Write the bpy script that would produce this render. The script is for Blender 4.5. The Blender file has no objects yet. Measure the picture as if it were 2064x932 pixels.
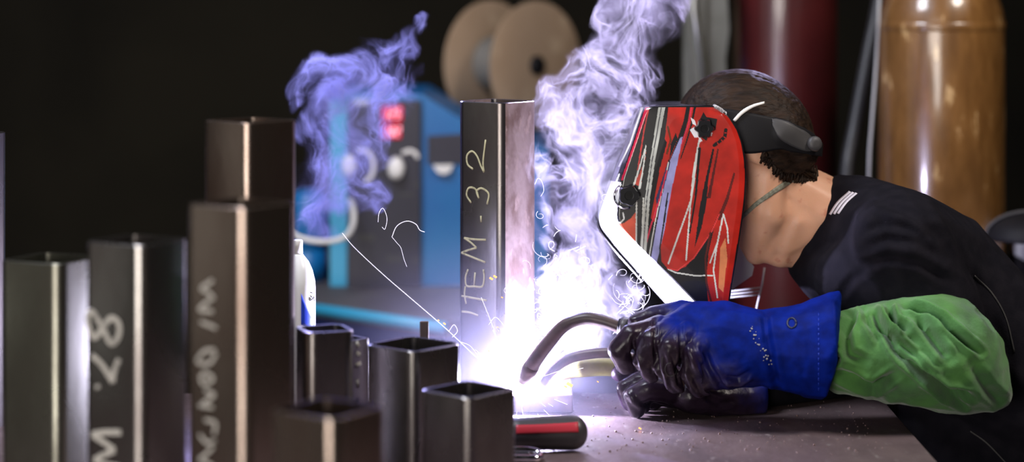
import bpy, bmesh, math, random
import numpy as np
from mathutils import Vector, Matrix, noise
from mathutils.bvhtree import BVHTree

random.seed(7)
SC = bpy.context.scene
COL = SC.collection
F, HOR, CZ = 4500.0, -50.0, 1.61       # focal length in px (2064 wide), horizon row, camera height
TZ = 0.90                               # table top

def P(px, py, Y):
    return Vector(((px - 1032.0) * Y / F, Y, CZ - (py - HOR) * Y / F))
def px_of(v):
    return (1032.0 + v[0] * F / v[1], HOR + (CZ - v[2]) * F / v[1])

# ------------------------------------------------------------------ helpers
def link(name, bm, mat=None, parent=None, smooth=True):
    me = bpy.data.meshes.new(name)
    bm.normal_update()
    bm.to_mesh(me); bm.free()
    return link_me(name, me, mat, parent, smooth)
def link_me(name, me, mat=None, parent=None, smooth=True):
    o = bpy.data.objects.new(name, me)
    COL.objects.link(o)
    if mat is not None:
        me.materials.clear()
        for m in (mat if isinstance(mat, (list, tuple)) else [mat]): me.materials.append(m)
    if smooth:
        me.polygons.foreach_set('use_smooth', [True] * len(me.polygons))
    if parent is not None:
        o.parent = parent
        o.matrix_parent_inverse = Matrix.Translation(-parent.location) if parent.location.length else Matrix()
    return o
def sharp(o, ang=35):
    """smooth shading with sharp edges above an angle"""
    bm = bmesh.new(); bm.from_mesh(o.data)
    for e in bm.edges:
        if len(e.link_faces) == 2 and e.calc_face_angle(0) > math.radians(ang): e.smooth = False
    bm.to_mesh(o.data); bm.free()
    return o
def empty(name, loc, label=None, cat=None, group=None, parent=None):
    o = bpy.data.objects.new(name, None); COL.objects.link(o)
    o.location = loc; o.empty_display_size = .05
    tag(o, label, cat, group)
    return o
def tag(o, label=None, cat=None, group=None, kind=None):
    if label: o['label'] = label
    if cat: o['category'] = cat
    if group: o['group'] = group
    if kind: o['kind'] = kind
    return o

def add_box(bm, lo, hi, bevel=0.0, mtx=None):
    r = bmesh.ops.create_cube(bm, size=1.0)
    vs = r['verts']
    lo, hi = Vector(lo), Vector(hi)
    for v in vs:
        v.co = Vector([lo[i] + (v.co[i] + .5) * (hi[i] - lo[i]) for i in range(3)])
    if bevel > 0:
        es = list({e for v in vs for e in v.link_edges})
        rr = bmesh.ops.bevel(bm, geom=es, offset=bevel, segments=3, profile=.5, affect='EDGES')
        vs = list({v for f in rr['faces'] for v in f.verts} | {v for v in vs if v.is_valid})
    if mtx is not None:
        for v in vs: v.co = mtx @ v.co
    return vs
def sph_pts(c, r, n=2):
    bm = bmesh.new(); bmesh.ops.create_icosphere(bm, subdivisions=n, radius=1.0)
    c = Vector(c)
    out = [c + Vector((v.co.x * r[0], v.co.y * r[1], v.co.z * r[2])) if isinstance(r, (tuple, list)) else c + v.co * r for v in bm.verts]
    bm.free(); return out
def add_hull(bm, balls, n=2):
    """convex hull of spheres (centre, radius)"""
    vs = []
    for c, r in balls:
        vs += [bm.verts.new(p) for p in sph_pts(c, r, n)]
    res = bmesh.ops.convex_hull(bm, input=vs, use_existing_faces=False)
    dead = [g for g in res['geom_interior'] if isinstance(g, bmesh.types.BMVert) and g.is_valid]
    bmesh.ops.delete(bm, geom=dead, context='VERTS')
def add_chain(bm, balls, n=2):
    for a, b in zip(balls[:-1], balls[1:]): add_hull(bm, [a, b], n)
def add_ell(bm, c, axes, n=3):
    """ellipsoid: axes = three vectors"""
    r = bmesh.ops.create_icosphere(bm, subdivisions=n, radius=1.0)
    c = Vector(c); A = [Vector(a) for a in axes]
    for v in r['verts']:
        v.co = c + A[0] * v.co.x + A[1] * v.co.y + A[2] * v.co.z
def catmull(pts, n=8):
    pts = [Vector(p) for p in pts]
    if len(pts) < 3: return [pts[0].lerp(pts[-1], i / n) for i in range(n + 1)]
    q = [pts[0] * 2 - pts[1]] + pts + [pts[-1] * 2 - pts[-2]]
    out = []
    for i in range(1, len(q) - 2):
        a, b, c, d = q[i - 1:i + 3]
        for k in range(n):
            t = k / n
            out.append(.5 * ((2 * b) + (c - a) * t + (2 * a - 5 * b + 4 * c - d) * t * t + (3 * b - a - 3 * c + d) * t ** 3))
    out.append(pts[-1]); return out
def add_sweep(bm, pts, rad, seg=12, flat=None, fk=.25, cap=True):
    """tube through points; flat = a normal along which it is squashed"""
    pts = [Vector(p) for p in pts]; n = len(pts)
    R = [rad(i / (n - 1)) if callable(rad) else rad for i in range(n)]
    rings = []; up = None
    for i, p in enumerate(pts):
        t = (pts[min(i + 1, n - 1)] - pts[max(i - 1, 0)])
        if t.length < 1e-9: t = Vector((0, 0, 1))
        t.normalize()
        if up is None:
            up = t.orthogonal().normalized()
        up = (up - t * up.dot(t))
        up = up.normalized() if up.length > 1e-6 else t.orthogonal().normalized()
        sd = t.cross(up)
        ring = []
        for k in range(seg):
            a = 2 * math.pi * k / seg
            off = (up * math.cos(a) + sd * math.sin(a)) * R[i]
            if flat is not None: off -= flat * off.dot(flat) * (1 - fk)
            ring.append(bm.verts.new(p + off))
        rings.append(ring)
    for a, b in zip(rings[:-1], rings[1:]):
        for k in range(seg):
            bm.faces.new((a[k], a[(k + 1) % seg], b[(k + 1) % seg], b[k]))
    if cap:
        bm.faces.new(list(reversed(rings[0]))); bm.faces.new(rings[-1])
def add_lathe(bm, prof, origin, axis=(0, 0, 1), seg=48, cap=True):
    """prof: list of (radius, distance along axis)"""
    ax = Vector(axis).normalized(); u = ax.orthogonal().normalized(); w = ax.cross(u); o = Vector(origin)
    rings = []
    for r, h in prof:
        rings.append([bm.verts.new(o + ax * h + (u * math.cos(2 * math.pi * k / seg) + w * math.sin(2 * math.pi * k / seg)) * max(r, 1e-5)) for k in range(seg)])
    for a, b in zip(rings[:-1], rings[1:]):
        for k in range(seg): bm.faces.new((a[k], a[(k + 1) % seg], b[(k + 1) % seg], b[k]))
    if cap:
        bm.faces.new(list(reversed(rings[0]))); bm.faces.new(rings[-1])
def add_prism(bm, poly, d0, d1, place):
    """poly of 2d points, place(u, v, d) -> point"""
    a = [bm.verts.new(place(u, v, d0)) for u, v in poly]; b = [bm.verts.new(place(u, v, d1)) for u, v in poly]
    n = len(poly)
    bm.faces.new(a); bm.faces.new(list(reversed(b)))
    for i in range(n): bm.faces.new((a[i], b[i], b[(i + 1) % n], a[(i + 1) % n]))
    bmesh.ops.recalc_face_normals(bm, faces=bm.faces[:])
def remesh(bm, voxel, smooth=6, fac=.5):
    me = bpy.data.meshes.new('tmp'); bm.to_mesh(me); bm.free()
    o = bpy.data.objects.new('tmp', me); COL.objects.link(o)
    m = o.modifiers.new('r', 'REMESH'); m.mode = 'VOXEL'; m.voxel_size = voxel; m.use_smooth_shade = True
    s = o.modifiers.new('s', 'SMOOTH'); s.iterations = smooth; s.factor = fac
    dg = bpy.context.evaluated_depsgraph_get(); dg.update()
    out = bpy.data.meshes.new_from_object(o.evaluated_get(dg), depsgraph=dg)
    bpy.data.objects.remove(o); bpy.data.meshes.remove(me)
    return out
def seg_dist(p, poly):
    """distance (px) of points (n,2) to a polyline and the parameter along it"""
    best = np.full(len(p), 1e9); par = np.zeros(len(p)); L = 0
    tot = sum(math.dist(a, b) for a, b in zip(poly[:-1], poly[1:]))
    for a, b in zip(poly[:-1], poly[1:]):
        a = np.array(a, float); b = np.array(b, float); d = b - a; l = np.linalg.norm(d)
        t = np.clip(((p - a) @ d) / (l * l), 0, 1)
        dd = np.linalg.norm(p - (a + t[:, None] * d), axis=1)
        m = dd < best; best[m] = dd[m]; par[m] = (L + t[m] * l) / tot; L += l
    return best, par
def sculpt(me, strokes, noises=(), near=True):
    """strokes: (polyline px, width px, depth m) grooves (+ = ridge) pressed into the near side; noises: (amp, scale vector)"""
    n = len(me.vertices)
    co = np.empty(n * 3); me.vertices.foreach_get('co', co); co = co.reshape(n, 3)
    no = np.empty(n * 3); me.vertices.foreach_get('normal', no); no = no.reshape(n, 3)
    px = np.stack([1032 + co[:, 0] * F / co[:, 1], HOR + (CZ - co[:, 2]) * F / co[:, 1]], 1)
    disp = np.zeros(n)
    face = np.clip(-no[:, 1] * 1.6 + .25, 0, 1)
    for poly, w, d in strokes:
        dist, par = seg_dist(px, poly)
        taper = np.clip(np.minimum(par, 1 - par) * 6 + .25, 0, 1)
        g = np.exp(-(dist / w) ** 2)
        rim = np.exp(-((dist - 2.0 * w) / (w * .8)) ** 2) * .35
        disp += d * (g - rim) * taper * face
    for amp, sc, kind in noises:
        for i in range(n):
            q = Vector((co[i, 0] * sc[0], co[i, 1] * sc[1], co[i, 2] * sc[2]))
            v = noise.noise(q)
            if kind == 'ridge': v = 1 - 2.2 * abs(v)
            disp[i] += amp * v
    co += no * disp[:, None]
    me.vertices.foreach_set('co', co.reshape(-1)); me.update()
def bvh_of(*meshes):
    vs, ps = [], []
    for me in meshes:
        b = len(vs); vs += [v.co.copy() for v in me.vertices]; ps += [tuple(b + i for i in p.vertices) for p in me.polygons]
    return BVHTree.FromPolygons(vs, ps)
CAM = Vector((0, 0, CZ))
def proj(px, py, bvh, off=0.0, Yd=3.6):
    d = (P(px, py, 1.0) - CAM).normalized()
    hit, nrm, _, _ = bvh.ray_cast(CAM, d)
    if hit is None:
        q = P(px, py, Yd); h2, n2, _, _ = bvh.find_nearest(q)
        if h2 is None: return q
        return h2 + (n2 * off if n2.dot(d) < 0 else n2 * off)
    return hit + (nrm if nrm.dot(d) < 0 else -nrm) * off
def ribbon(bm, upper, lower, bvh, n=30, m=6, off=.003, thick=.002):
    """surface strip between two px polylines, laid over a mesh"""
    U = catmull([(a, b, 0) for a, b in upper], 8); L = catmull([(a, b, 0) for a, b in lower], 8)
    def at(C, t):
        x = t * (len(C) - 1); i = min(int(x), len(C) - 2); return C[i].lerp(C[i + 1], x - i)
    G = [[None] * (m + 1) for _ in range(n + 1)]; H = [[None] * (m + 1) for _ in range(n + 1)]
    for i in range(n + 1):
        for j in range(m + 1):
            q = at(U, i / n).lerp(at(L, i / n), j / m)
            a = proj(q.x, q.y, bvh, off + thick); b = proj(q.x, q.y, bvh, off)
            G[i][j] = bm.verts.new(a); H[i][j] = bm.verts.new(b)
    for i in range(n):
        for j in range(m):
            bm.faces.new((G[i][j], G[i + 1][j], G[i + 1][j + 1], G[i][j + 1]))
            bm.faces.new((H[i][j + 1], H[i + 1][j + 1], H[i + 1][j], H[i][j]))
    for i in range(n):
        bm.faces.new((G[i][0], H[i][0], H[i + 1][0], G[i + 1][0])); bm.faces.new((G[i][m], G[i + 1][m], H[i + 1][m], H[i][m]))
    for j in range(m):
        bm.faces.new((G[0][j], G[0][j + 1], H[0][j + 1], H[0][j])); bm.faces.new((G[n][j], H[n][j], H[n][j + 1], G[n][j + 1]))
    bmesh.ops.recalc_face_normals(bm, faces=bm.faces[:])

# ------------------------------------------------------------------ materials
def nt_of(name):
    m = bpy.data.materials.new(name); m.use_nodes = True
    nt = m.node_tree; nt.nodes.clear()
    out = nt.nodes.new('ShaderNodeOutputMaterial')
    return m, nt, out
def mat(name, col, rough=.5, metal=0.0, col2=None, scale=8.0, stretch=(1, 1, 1), lo=.4, hi=.62, bump=0.0, bscale=40.0, coat=0.0,
        rough2=None, col3=None, scale3=30, lo3=.6, hi3=.7, detail=6, sheen=0.0, sss=0.0, spec=.5):
    m, nt, out = nt_of(name); N = nt.nodes; L = nt.links
    b = N.new('ShaderNodeBsdfPrincipled'); L.new(b.outputs[0], out.inputs[0])
    b.inputs['Roughness'].default_value = rough; b.inputs['Metallic'].default_value = metal
    b.inputs['Coat Weight'].default_value = coat; b.inputs['Coat Roughness'].default_value = .06
    b.inputs['Sheen Weight'].default_value = sheen; b.inputs['Specular IOR Level'].default_value = spec
    if sss: b.inputs['Subsurface Weight'].default_value = sss; b.inputs['Subsurface Scale'].default_value = .008
    b.inputs['Base Color'].default_value = (*col, 1)
    tc = N.new('ShaderNodeNewGeometry'); mp = N.new('ShaderNodeMapping'); mp.inputs['Scale'].default_value = stretch
    L.new(tc.outputs['Position'], mp.inputs['Vector'])
    def ramp(sc, a, c, dt=detail):
        n = N.new('ShaderNodeTexNoise'); n.inputs['Scale'].default_value = sc; n.inputs['Detail'].default_value = dt
        L.new(mp.outputs[0], n.inputs['Vector'])
        r = N.new('ShaderNodeMapRange'); r.inputs[1].default_value = a; r.inputs[2].default_value = c
        L.new(n.outputs['Fac'], r.inputs[0]); return r
    cur = None
    if col2 is not None:
        r = ramp(scale, lo, hi)
        mx = N.new('ShaderNodeMix'); mx.data_type = 'RGBA'
        mx.inputs[6].default_value = (*col, 1); mx.inputs[7].default_value = (*col2, 1)
        L.new(r.outputs[0], mx.inputs[0]); cur = mx.outputs[2]
        if rough2 is not None:
            rr = N.new('ShaderNodeMapRange'); rr.inputs[3].default_value = rough; rr.inputs[4].default_value = rough2
            L.new(r.outputs[0], rr.inputs[0]); L.new(rr.outputs[0], b.inputs['Roughness'])
    if col3 is not None:
        r = ramp(scale3, lo3, hi3)
        mx = N.new('ShaderNodeMix'); mx.data_type = 'RGBA'
        if cur is not None: L.new(cur, mx.inputs[6])
        else: mx.inputs[6].default_value = (*col, 1)
        mx.inputs[7].default_value = (*col3, 1); L.new(r.outputs[0], mx.inputs[0]); cur = mx.outputs[2]
    if cur is not None: L.new(cur, b.inputs['Base Color'])
    if bump:
        n = N.new('ShaderNodeTexNoise'); n.inputs['Scale'].default_value = bscale; n.inputs['Detail'].default_value = 4
        L.new(mp.outputs[0], n.inputs['Vector'])
        bp = N.new('ShaderNodeBump'); bp.inputs['Strength'].default_value = bump; bp.inputs['Distance'].default_value = .002
        L.new(n.outputs['Fac'], bp.inputs['Height']); L.new(bp.outputs[0], b.inputs['Normal'])
    return m
def emit(name, col, s):
    m, nt, out = nt_of(name); e = nt.nodes.new('ShaderNodeEmission')
    e.inputs[0].default_value = (*col, 1); e.inputs[1].default_value = s; nt.links.new(e.outputs[0], out.inputs[0]); return m

M = {}
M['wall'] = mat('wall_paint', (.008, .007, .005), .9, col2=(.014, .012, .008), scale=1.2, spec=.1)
M['floor'] = mat('floor_concrete', (.03, .028, .026), .8, col2=(.045, .04, .036), scale=3)
M['steel'] = mat('mill_steel', (.26, .25, .24), .23, .97, col2=(.17, .15, .145), scale=9, stretch=(1, 1, .45), rough2=.30, bump=.12, bscale=60)
M['steel_rust'] = mat('browned_steel', (.26, .21, .18), .24, .95, col2=(.16, .11, .09), scale=7, stretch=(1, 1, .4), rough2=.32, bump=.12, bscale=50)
M['steel_olive'] = mat('olive_grey_steel', (.24, .24, .20), .25, .95, col2=(.15, .145, .12), scale=10, stretch=(1, 1, .5), rough2=.32, bump=.12, bscale=50)
M['steel_scale_arc_tint'] = mat('arc_tinted_scaled_steel', (.30, .22, .22), .5, .15, col2=(.15, .09, .08), scale=26, stretch=(1, 1, .6), rough2=.55, bump=.3, bscale=120, col3=(.35, .25, .24), scale3=60)
M['plate'] = mat('plate_steel', (.10, .075, .07), .5, .3, col2=(.17, .12, .10), scale=30, bump=.2)
M['table'] = mat('table_steel', (.25, .18, .185), .34, .5, col2=(.12, .085, .09), scale=11, stretch=(1, .45, 1), rough2=.55, bump=.35, bscale=90,
                 col3=(.32, .27, .26), scale3=70, lo3=.6, hi3=.72)
M['chalk'] = mat('yellow_chalk', (.50, .46, .27), .9, col2=(.18, .16, .09), scale=120, lo=.55, hi=.75)
M['chalk_w'] = mat('white_chalk', (.50, .48, .45), .9, col2=(.2, .19, .18), scale=60, lo=.55, hi=.75)
M['blackp'] = mat('black_plastic', (.010, .010, .012), .22, spec=.5)
M['blackm'] = mat('matt_black_plastic', (.007, .0065, .008), .6, spec=.2)
M['greyp'] = mat('grey_plastic', (.042, .04, .042), .55)
M['chrome'] = mat('chrome', (.75, .75, .8), .12, 1.0)
M['skin'] = mat('skin', (.62, .33, .21), .48, sss=.15, col2=(.66, .36, .24), scale=22, col3=(.5, .2, .13), scale3=45, lo3=.62, hi3=.75, bump=.12, bscale=350)
M['hair'] = mat('dark_brown_hair', (.012, .007, .005), .55, col2=(.028, .015, .009), scale=60, stretch=(.4, 2, 2), bump=.6, bscale=200, spec=.15)
M['shirt'] = mat('black_cotton', (.006, .0055, .009), .9, col2=(.009, .008, .012), scale=40, sheen=0, bump=.25, bscale=300, spec=.1)
M['stripe'] = mat('white_stripe', (.6, .55, .6), .6)
M['green'] = mat('green_cotton', (.070, .200, .045), .9, col2=(.045, .12, .038), scale=14, sheen=.25, bump=.4, bscale=260, col3=(.11, .29, .10), scale3=9, lo3=.5, hi3=.7, spec=.25)
M['brown_hose'] = mat('scorched_brass', (.07, .045, .04), .42, .1, col2=(.035, .024, .022), scale=40, bump=.2)
M['olive'] = mat('olive_rubber', (.22, .21, .06), .5, col2=(.14, .12, .04), scale=30)
M['bluebody'] = mat('blue_paint', (.004, .14, .36), .4, col2=(.004, .10, .32), scale=3)
M['cyan'] = mat('light_blue_paint', (.03, .30, .50), .4)
M['panel'] = mat('dark_panel', (.022, .020, .032), .5)
M['navy'] = mat('dark_navy_paint', (.006, .012, .06), .45)
M['greytop'] = mat('grey_rubber_mat', (.10, .09, .09), .7, col2=(.07, .06, .065), scale=6)
M['white'] = mat('white_plastic', (.75, .72, .70), .4)
M['cardboard'] = mat('cardboard', (.34, .235, .15), .8, col2=(.29, .195, .12), scale=5, col3=(.40, .29, .19), scale3=14)
M['red_metal'] = mat('dark_red_paint', (.075, .010, .010), .3, 0, col2=(.05, .008, .008), scale=4, spec=.6, coat=.6)
M['red'] = mat('red_paint', (.5, .03, .05), .4)
M['pinkred'] = mat('pink_red_paint', (.75, .12, .18), .5)
M['lightgrey'] = mat('light_grey_paint', (.45, .45, .46), .5, col2=(.36, .36, .38), scale=12)
M['olivegrey'] = mat('olive_grey_paint', (.10, .10, .085), .6, col2=(.075, .075, .06), scale=12)
M['alu'] = mat('bare_aluminium', (.55, .56, .54), .35, .8)
M['rubber'] = mat('black_rubber', (.02, .02, .022), .45)
M['bottle'] = mat('white_bottle', (.8, .8, .8), .3)
M['blue_label'] = mat('blue_label', (.01, .05, .55), .4)
M['ink'] = mat('black_ink', (.01, .01, .01), .5)
M['led'] = emit('red_led', (1.0, .015, .07), .75)
M['led_digit'] = emit('led_digit', (1.0, .45, .55), 3.0)
M['arc'] = emit('arc_light', (.85, .85, 1.0), 60)
M['spark'] = emit('hot_spark', (.80, .74, 1.0), 3.2)
M['ember'] = emit('orange_ember', (1.0, .38, .10), 3.0)
M['grip'] = mat('grey_rubber_grip', (.05, .045, .05), .4, bump=.2)
M['bright_inner'] = mat('pale_inner_shell', (.55, .55, .60), .4)

def brown_cyl_mat():
    m, nt, out = nt_of('worn_brown_paint'); N = nt.nodes; L = nt.links
    b = N.new('ShaderNodeBsdfPrincipled'); L.new(b.outputs[0], out.inputs[0])
    g = N.new('ShaderNodeNewGeometry'); mp = N.new('ShaderNodeMapping'); mp.inputs['Scale'].default_value = (1, 1, .28)
    L.new(g.outputs['Position'], mp.inputs[0])
    n1 = N.new('ShaderNodeTexNoise'); n1.inputs['Scale'].default_value = 34; n1.inputs['Detail'].default_value = 8; n1.inputs['Roughness'].default_value = .62
    n2 = N.new('ShaderNodeTexNoise'); n2.inputs['Scale'].default_value = 9; n2.inputs['Detail'].default_value = 3
    L.new(mp.outputs[0], n1.inputs['Vector']); L.new(mp.outputs[0], n2.inputs['Vector'])
    r1 = N.new('ShaderNodeValToRGB'); e = r1.color_ramp.elements
    e[0].position = .36; e[0].color = (.13, .058, .016, 1); e[1].position = .70; e[1].color = (.60, .40, .20, 1)
    x = e.new(.5); x.color = (.17, .078, .022, 1); x = e.new(.62); x.color = (.21, .10, .03, 1); x = e.new(.65); x.color = (.42, .26, .11, 1)
    L.new(n1.outputs['Fac'], r1.inputs[0]); L.new(r1.outputs[0], b.inputs['Base Color'])
    r2 = N.new('ShaderNodeMapRange'); r2.inputs[1].default_value = .4; r2.inputs[2].default_value = .6; r2.inputs[3].default_value = .22; r2.inputs[4].default_value = .42
    L.new(n2.outputs['Fac'], r2.inputs[0]); L.new(r2.outputs[0], b.inputs['Roughness'])
    bp = N.new('ShaderNodeBump'); bp.inputs['Strength'].default_value = .4; bp.inputs['Distance'].default_value = .003
    L.new(n1.outputs['Fac'], bp.inputs['Height']); L.new(bp.outputs[0], b.inputs['Normal']); b.inputs['Coat Weight'].default_value = 1; b.inputs['Coat Roughness'].default_value = .12
    return m
M['browncyl'] = brown_cyl_mat()

def glove_mat():
    """blue split leather, scorched and worn brown-purple towards the fingers"""
    m, nt, out = nt_of('blue_glove_leather'); N = nt.nodes; L = nt.links
    b = N.new('ShaderNodeBsdfPrincipled'); L.new(b.outputs[0], out.inputs[0])
    
    g = N.new('ShaderNodeNewGeometry')
    s = N.new('ShaderNodeSeparateXYZ'); L.new(g.outputs['Position'], s.inputs[0])
    n = N.new('ShaderNodeTexNoise'); n.inputs['Scale'].default_value = 16; n.inputs['Detail'].default_value = 5
    L.new(g.outputs['Position'], n.inputs['Vector'])
    # wear coordinate: x + a*z + noise
    a = N.new('ShaderNodeMath'); a.operation = 'MULTIPLY_ADD'; a.inputs[1].default_value = 1.1
    L.new(s.outputs[2], a.inputs[0]); L.new(s.outputs[0], a.inputs[2])
    c = N.new('ShaderNodeMath'); c.operation = 'MULTIPLY_ADD'; c.inputs[1].default_value = .16
    L.new(n.outputs['Fac'], c.inputs[0]); L.new(a.outputs[0], c.inputs[2])
    r = N.new('ShaderNodeMapRange'); r.interpolation_type = 'SMOOTHSTEP'
    r.inputs[1].default_value = 1.455; r.inputs[2].default_value = 1.545; L.new(c.outputs[0], r.inputs[0])
    mx = N.new('ShaderNodeMix'); mx.data_type = 'RGBA'
    mx.inputs[6].default_value = (.020, .011, .022, 1); mx.inputs[7].default_value = (.0008, .012, .19, 1)
    L.new(r.outputs[0], mx.inputs[0])
    n2 = N.new('ShaderNodeTexNoise'); n2.inputs['Scale'].default_value = 45; n2.inputs['Detail'].default_value = 4
    L.new(g.outputs['Position'], n2.inputs['Vector'])
    r2 = N.new('ShaderNodeMapRange'); r2.inputs[1].default_value = .35; r2.inputs[2].default_value = .65; r2.inputs[3].default_value = .65; r2.inputs[4].default_value = 1.15
    L.new(n2.outputs['Fac'], r2.inputs[0])
    vm = N.new('ShaderNodeVectorMath'); vm.operation = 'SCALE'; L.new(mx.outputs[2], vm.inputs[0]); L.new(r2.outputs[0], vm.inputs['Scale'])
    L.new(vm.outputs[0], b.inputs['Base Color'])
    r4 = N.new('ShaderNodeMapRange'); r4.inputs[3].default_value = .35; r4.inputs[4].default_value = .08; L.new(r.outputs[0], r4.inputs[0]); L.new(r4.outputs[0], b.inputs['Specular IOR Level'])
    r3 = N.new('ShaderNodeMapRange'); r3.inputs[3].default_value = .28; r3.inputs[4].default_value = .62; L.new(r.outputs[0], r3.inputs[0]); L.new(r3.outputs[0], b.inputs['Roughness'])
    bp = N.new('ShaderNodeBump'); bp.inputs['Strength'].default_value = .35; bp.inputs['Distance'].default_value = .0015
    n3 = N.new('ShaderNodeTexNoise'); n3.inputs['Scale'].default_value = 160; n3.inputs['Detail'].default_value = 5
    L.new(g.outputs['Position'], n3.inputs['Vector']); L.new(n3.outputs['Fac'], bp.inputs['Height']); L.new(bp.outputs[0], b.inputs['Normal'])
    return m
M['glove'] = glove_mat()

# ------------------------------------------------------------------ the room
def box_obj(name, lo, hi, m, kind=None, parent=None, bevel=0):
    bm = bmesh.new(); add_box(bm, lo, hi, bevel); o = link(name, bm, m, parent, smooth=False)
    if kind: o['kind'] = kind
    return o
X0, X1, Y0, Y1, ZC = -4.2, 4.2, -2.2, 7.4, 3.4
box_obj('floor', (X0, Y0, -.1), (X1, Y1, 0), M['floor'], 'structure')
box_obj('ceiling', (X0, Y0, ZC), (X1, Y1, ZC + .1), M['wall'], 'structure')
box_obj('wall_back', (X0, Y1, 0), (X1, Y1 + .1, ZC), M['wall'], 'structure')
box_obj('wall_front', (X0, Y0 - .1, 0), (X1, Y0, ZC), M['wall'], 'structure')
box_obj('wall_left', (X0 - .1, Y0, 0), (X0, Y1, ZC), M['wall'], 'structure')
box_obj('wall_right', (X1, Y0, 0), (X1 + .1, Y1, ZC), M['wall'], 'structure')

# ------------------------------------------------------------------ welding table
tb = empty('welding_table', (-.3, 3.0, 0), 'heavy dark steel welding table with a scratched spatter-flecked top under the tubes and gloves', 'table')
TX0, TX1, TY0, TY1 = -1.05, .62, 2.25, 3.79
bm = bmesh.new(); add_box(bm, (TX0, TY0, TZ - .03), (TX1, TY1, TZ), .002); link('tabletop', bm, M['table'], tb, False)
for x in (TX0 + .06, TX1 - .06):
    for y in (TY0 + .06, TY1 - .06):
        bm = bmesh.new(); add_box(bm, (x - .04, y - .04, 0), (x + .04, y + .04, TZ - .03), .006); link('leg', bm, M['steel'], tb, False)
bm = bmesh.new(); add_box(bm, (TX0 + .10, TY1 - .08, .25), (TX1 - .10, TY1 - .04, .31), .004); link('stretcher', bm, M['steel'], tb, False)
# spatter beads lying on the top
bm = bmesh.new()
for i in range(320):
    x = random.uniform(.02, .56); y = random.uniform(3.3, 3.76)
    r = random.choice((.0006, .0008, .001, .0014, .002))
    bmesh.ops.create_icosphere(bm, subdivisions=1, radius=r, matrix=Matrix.Translation((x, y, TZ + r * .5)))
tag(link('spatter', bm, M['steel_scale_arc_tint']), 'tiny dark and bright weld spatter beads scattered over the table top', 'spatter', kind='stuff')

# ------------------------------------------------------------------ square tubes
def ray_plane(px, py, p0, nrm):
    d = P(px, py, 1.0) - CAM
    return CAM + d * ((p0 - CAM).dot(nrm) / d.dot(nrm))
def rounded_sq(s, r, seg=7):
    pts = []
    for cx, cy, a0 in ((s - r, s - r, 0), (r, s - r, 90), (r, r, 180), (s - r, r, 270)):
        for k in range(seg + 1):
            a = math.radians(a0 + 90 * k / seg); pts.append((cx + r * math.cos(a), cy + r * math.sin(a)))
    return pts
TUBES = 'square steel tubes standing on end on the table'
def tube(px0, ridge, px1, top, s=.087, label='', m='steel', zb=TZ, rc=.016, Y=None, two=None):
    wl, wr = ridge - px0, px1 - ridge
    if Y is None: Y = s * F / math.hypot(wl, wr)
    else: s = math.hypot(wl, wr) * Y / F
    th = math.atan2(wr, wl)
    # rounding and perspective move the silhouette corners
    rp = P(ridge, top, Y)
    def span(th_, s_):
        a_, b_ = Vector((-math.cos(th_), math.sin(th_))), Vector((math.sin(th_), math.cos(th_)))
        xs = [1032 + (rp.x + a_.x * p + b_.x * q) * F / (rp.y + a_.y * p + b_.y * q) for p, q in rounded_sq(s_, rc)]
        return min(xs), max(xs)
    for _ in range(80):                      # turn and size the square until its silhouette spans px0..px1
        l, r_ = span(th, s); s *= (px1 - px0) / (r_ - l)
        l, r_ = span(th, s); th = min(1.3, max(.2, th + (px0 - l + px1 - r_) * .0015))
    dl = Vector((-math.cos(th), math.sin(th), 0)); dr = Vector((math.sin(th), math.cos(th), 0))
    org = Vector((rp.x, rp.y, 0)) - (dl + dr) * .002
    root = empty('square_tube', (org.x + (dl + dr).x * s / 2, org.y + (dl + dr).y * s / 2, zb), label, 'tube', TUBES)
    bm = bmesh.new()
    t = .006
    o_ = rounded_sq(s, rc); i_ = [(t + a, t + b) for a, b in rounded_sq(s - 2 * t, rc - t * .8)]
    n = len(o_); rings = []
    c = .0012
    oc = [(s / 2 + (a - s / 2) * (1 - 2 * c / s), s / 2 + (b - s / 2) * (1 - 2 * c / s)) for a, b in o_]
    for prof, z in ((i_, zb), (o_, zb), (o_, rp.z - c), (oc, rp.z), (i_, rp.z), (i_, zb)):
        rings.append([bm.verts.new(org + dl * a + dr * b + Vector((0, 0, z))) for a, b in prof])
    for A, B in zip(rings[:-1], rings[1:]):
        for k in range(n): bm.faces.new((A[k], A[(k + 1) % n], B[(k + 1) % n], B[k]))
    bmesh.ops.remove_doubles(bm, verts=bm.verts[:], dist=1e-6)
    bmesh.ops.recalc_face_normals(bm, faces=bm.faces[:])
    o = link('tube_body', bm, M[m], root); sharp(o, 40)
    if two:
        o.data.materials.append(M[two])
        for p in o.data.polygons:
            if p.normal.dot(-dl) > .93: p.material_index = 1
    return dict(root=root, org=org, dl=dl, dr=dr, s=s, zt=rp.z, Y=Y)
def write(T, strokes, width, m, side='l', name='chalk_lettering', label=None):
    dl, dr = T['dl'], T['dr']
    nrm = -dr if side == 'l' else -dl
    p0 = T['org'] + nrm * .0003
    bm = bmesh.new()
    for st in strokes:
        pts = [ray_plane(a, b, p0, nrm) for a, b in st]
        pts = catmull(pts, 5) if len(pts) > 2 else pts
        w = width * T['Y'] / F / 2
        add_sweep(bm, pts, w, 8, flat=nrm, fk=.0006 / w)
    o = link(name, bm, M[m], T['root'])
    if label: o['label'] = label
    return o
cr = lambda L: [(900 + a / 1.98, 190 + b / 1.98) for a, b in L]

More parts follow.
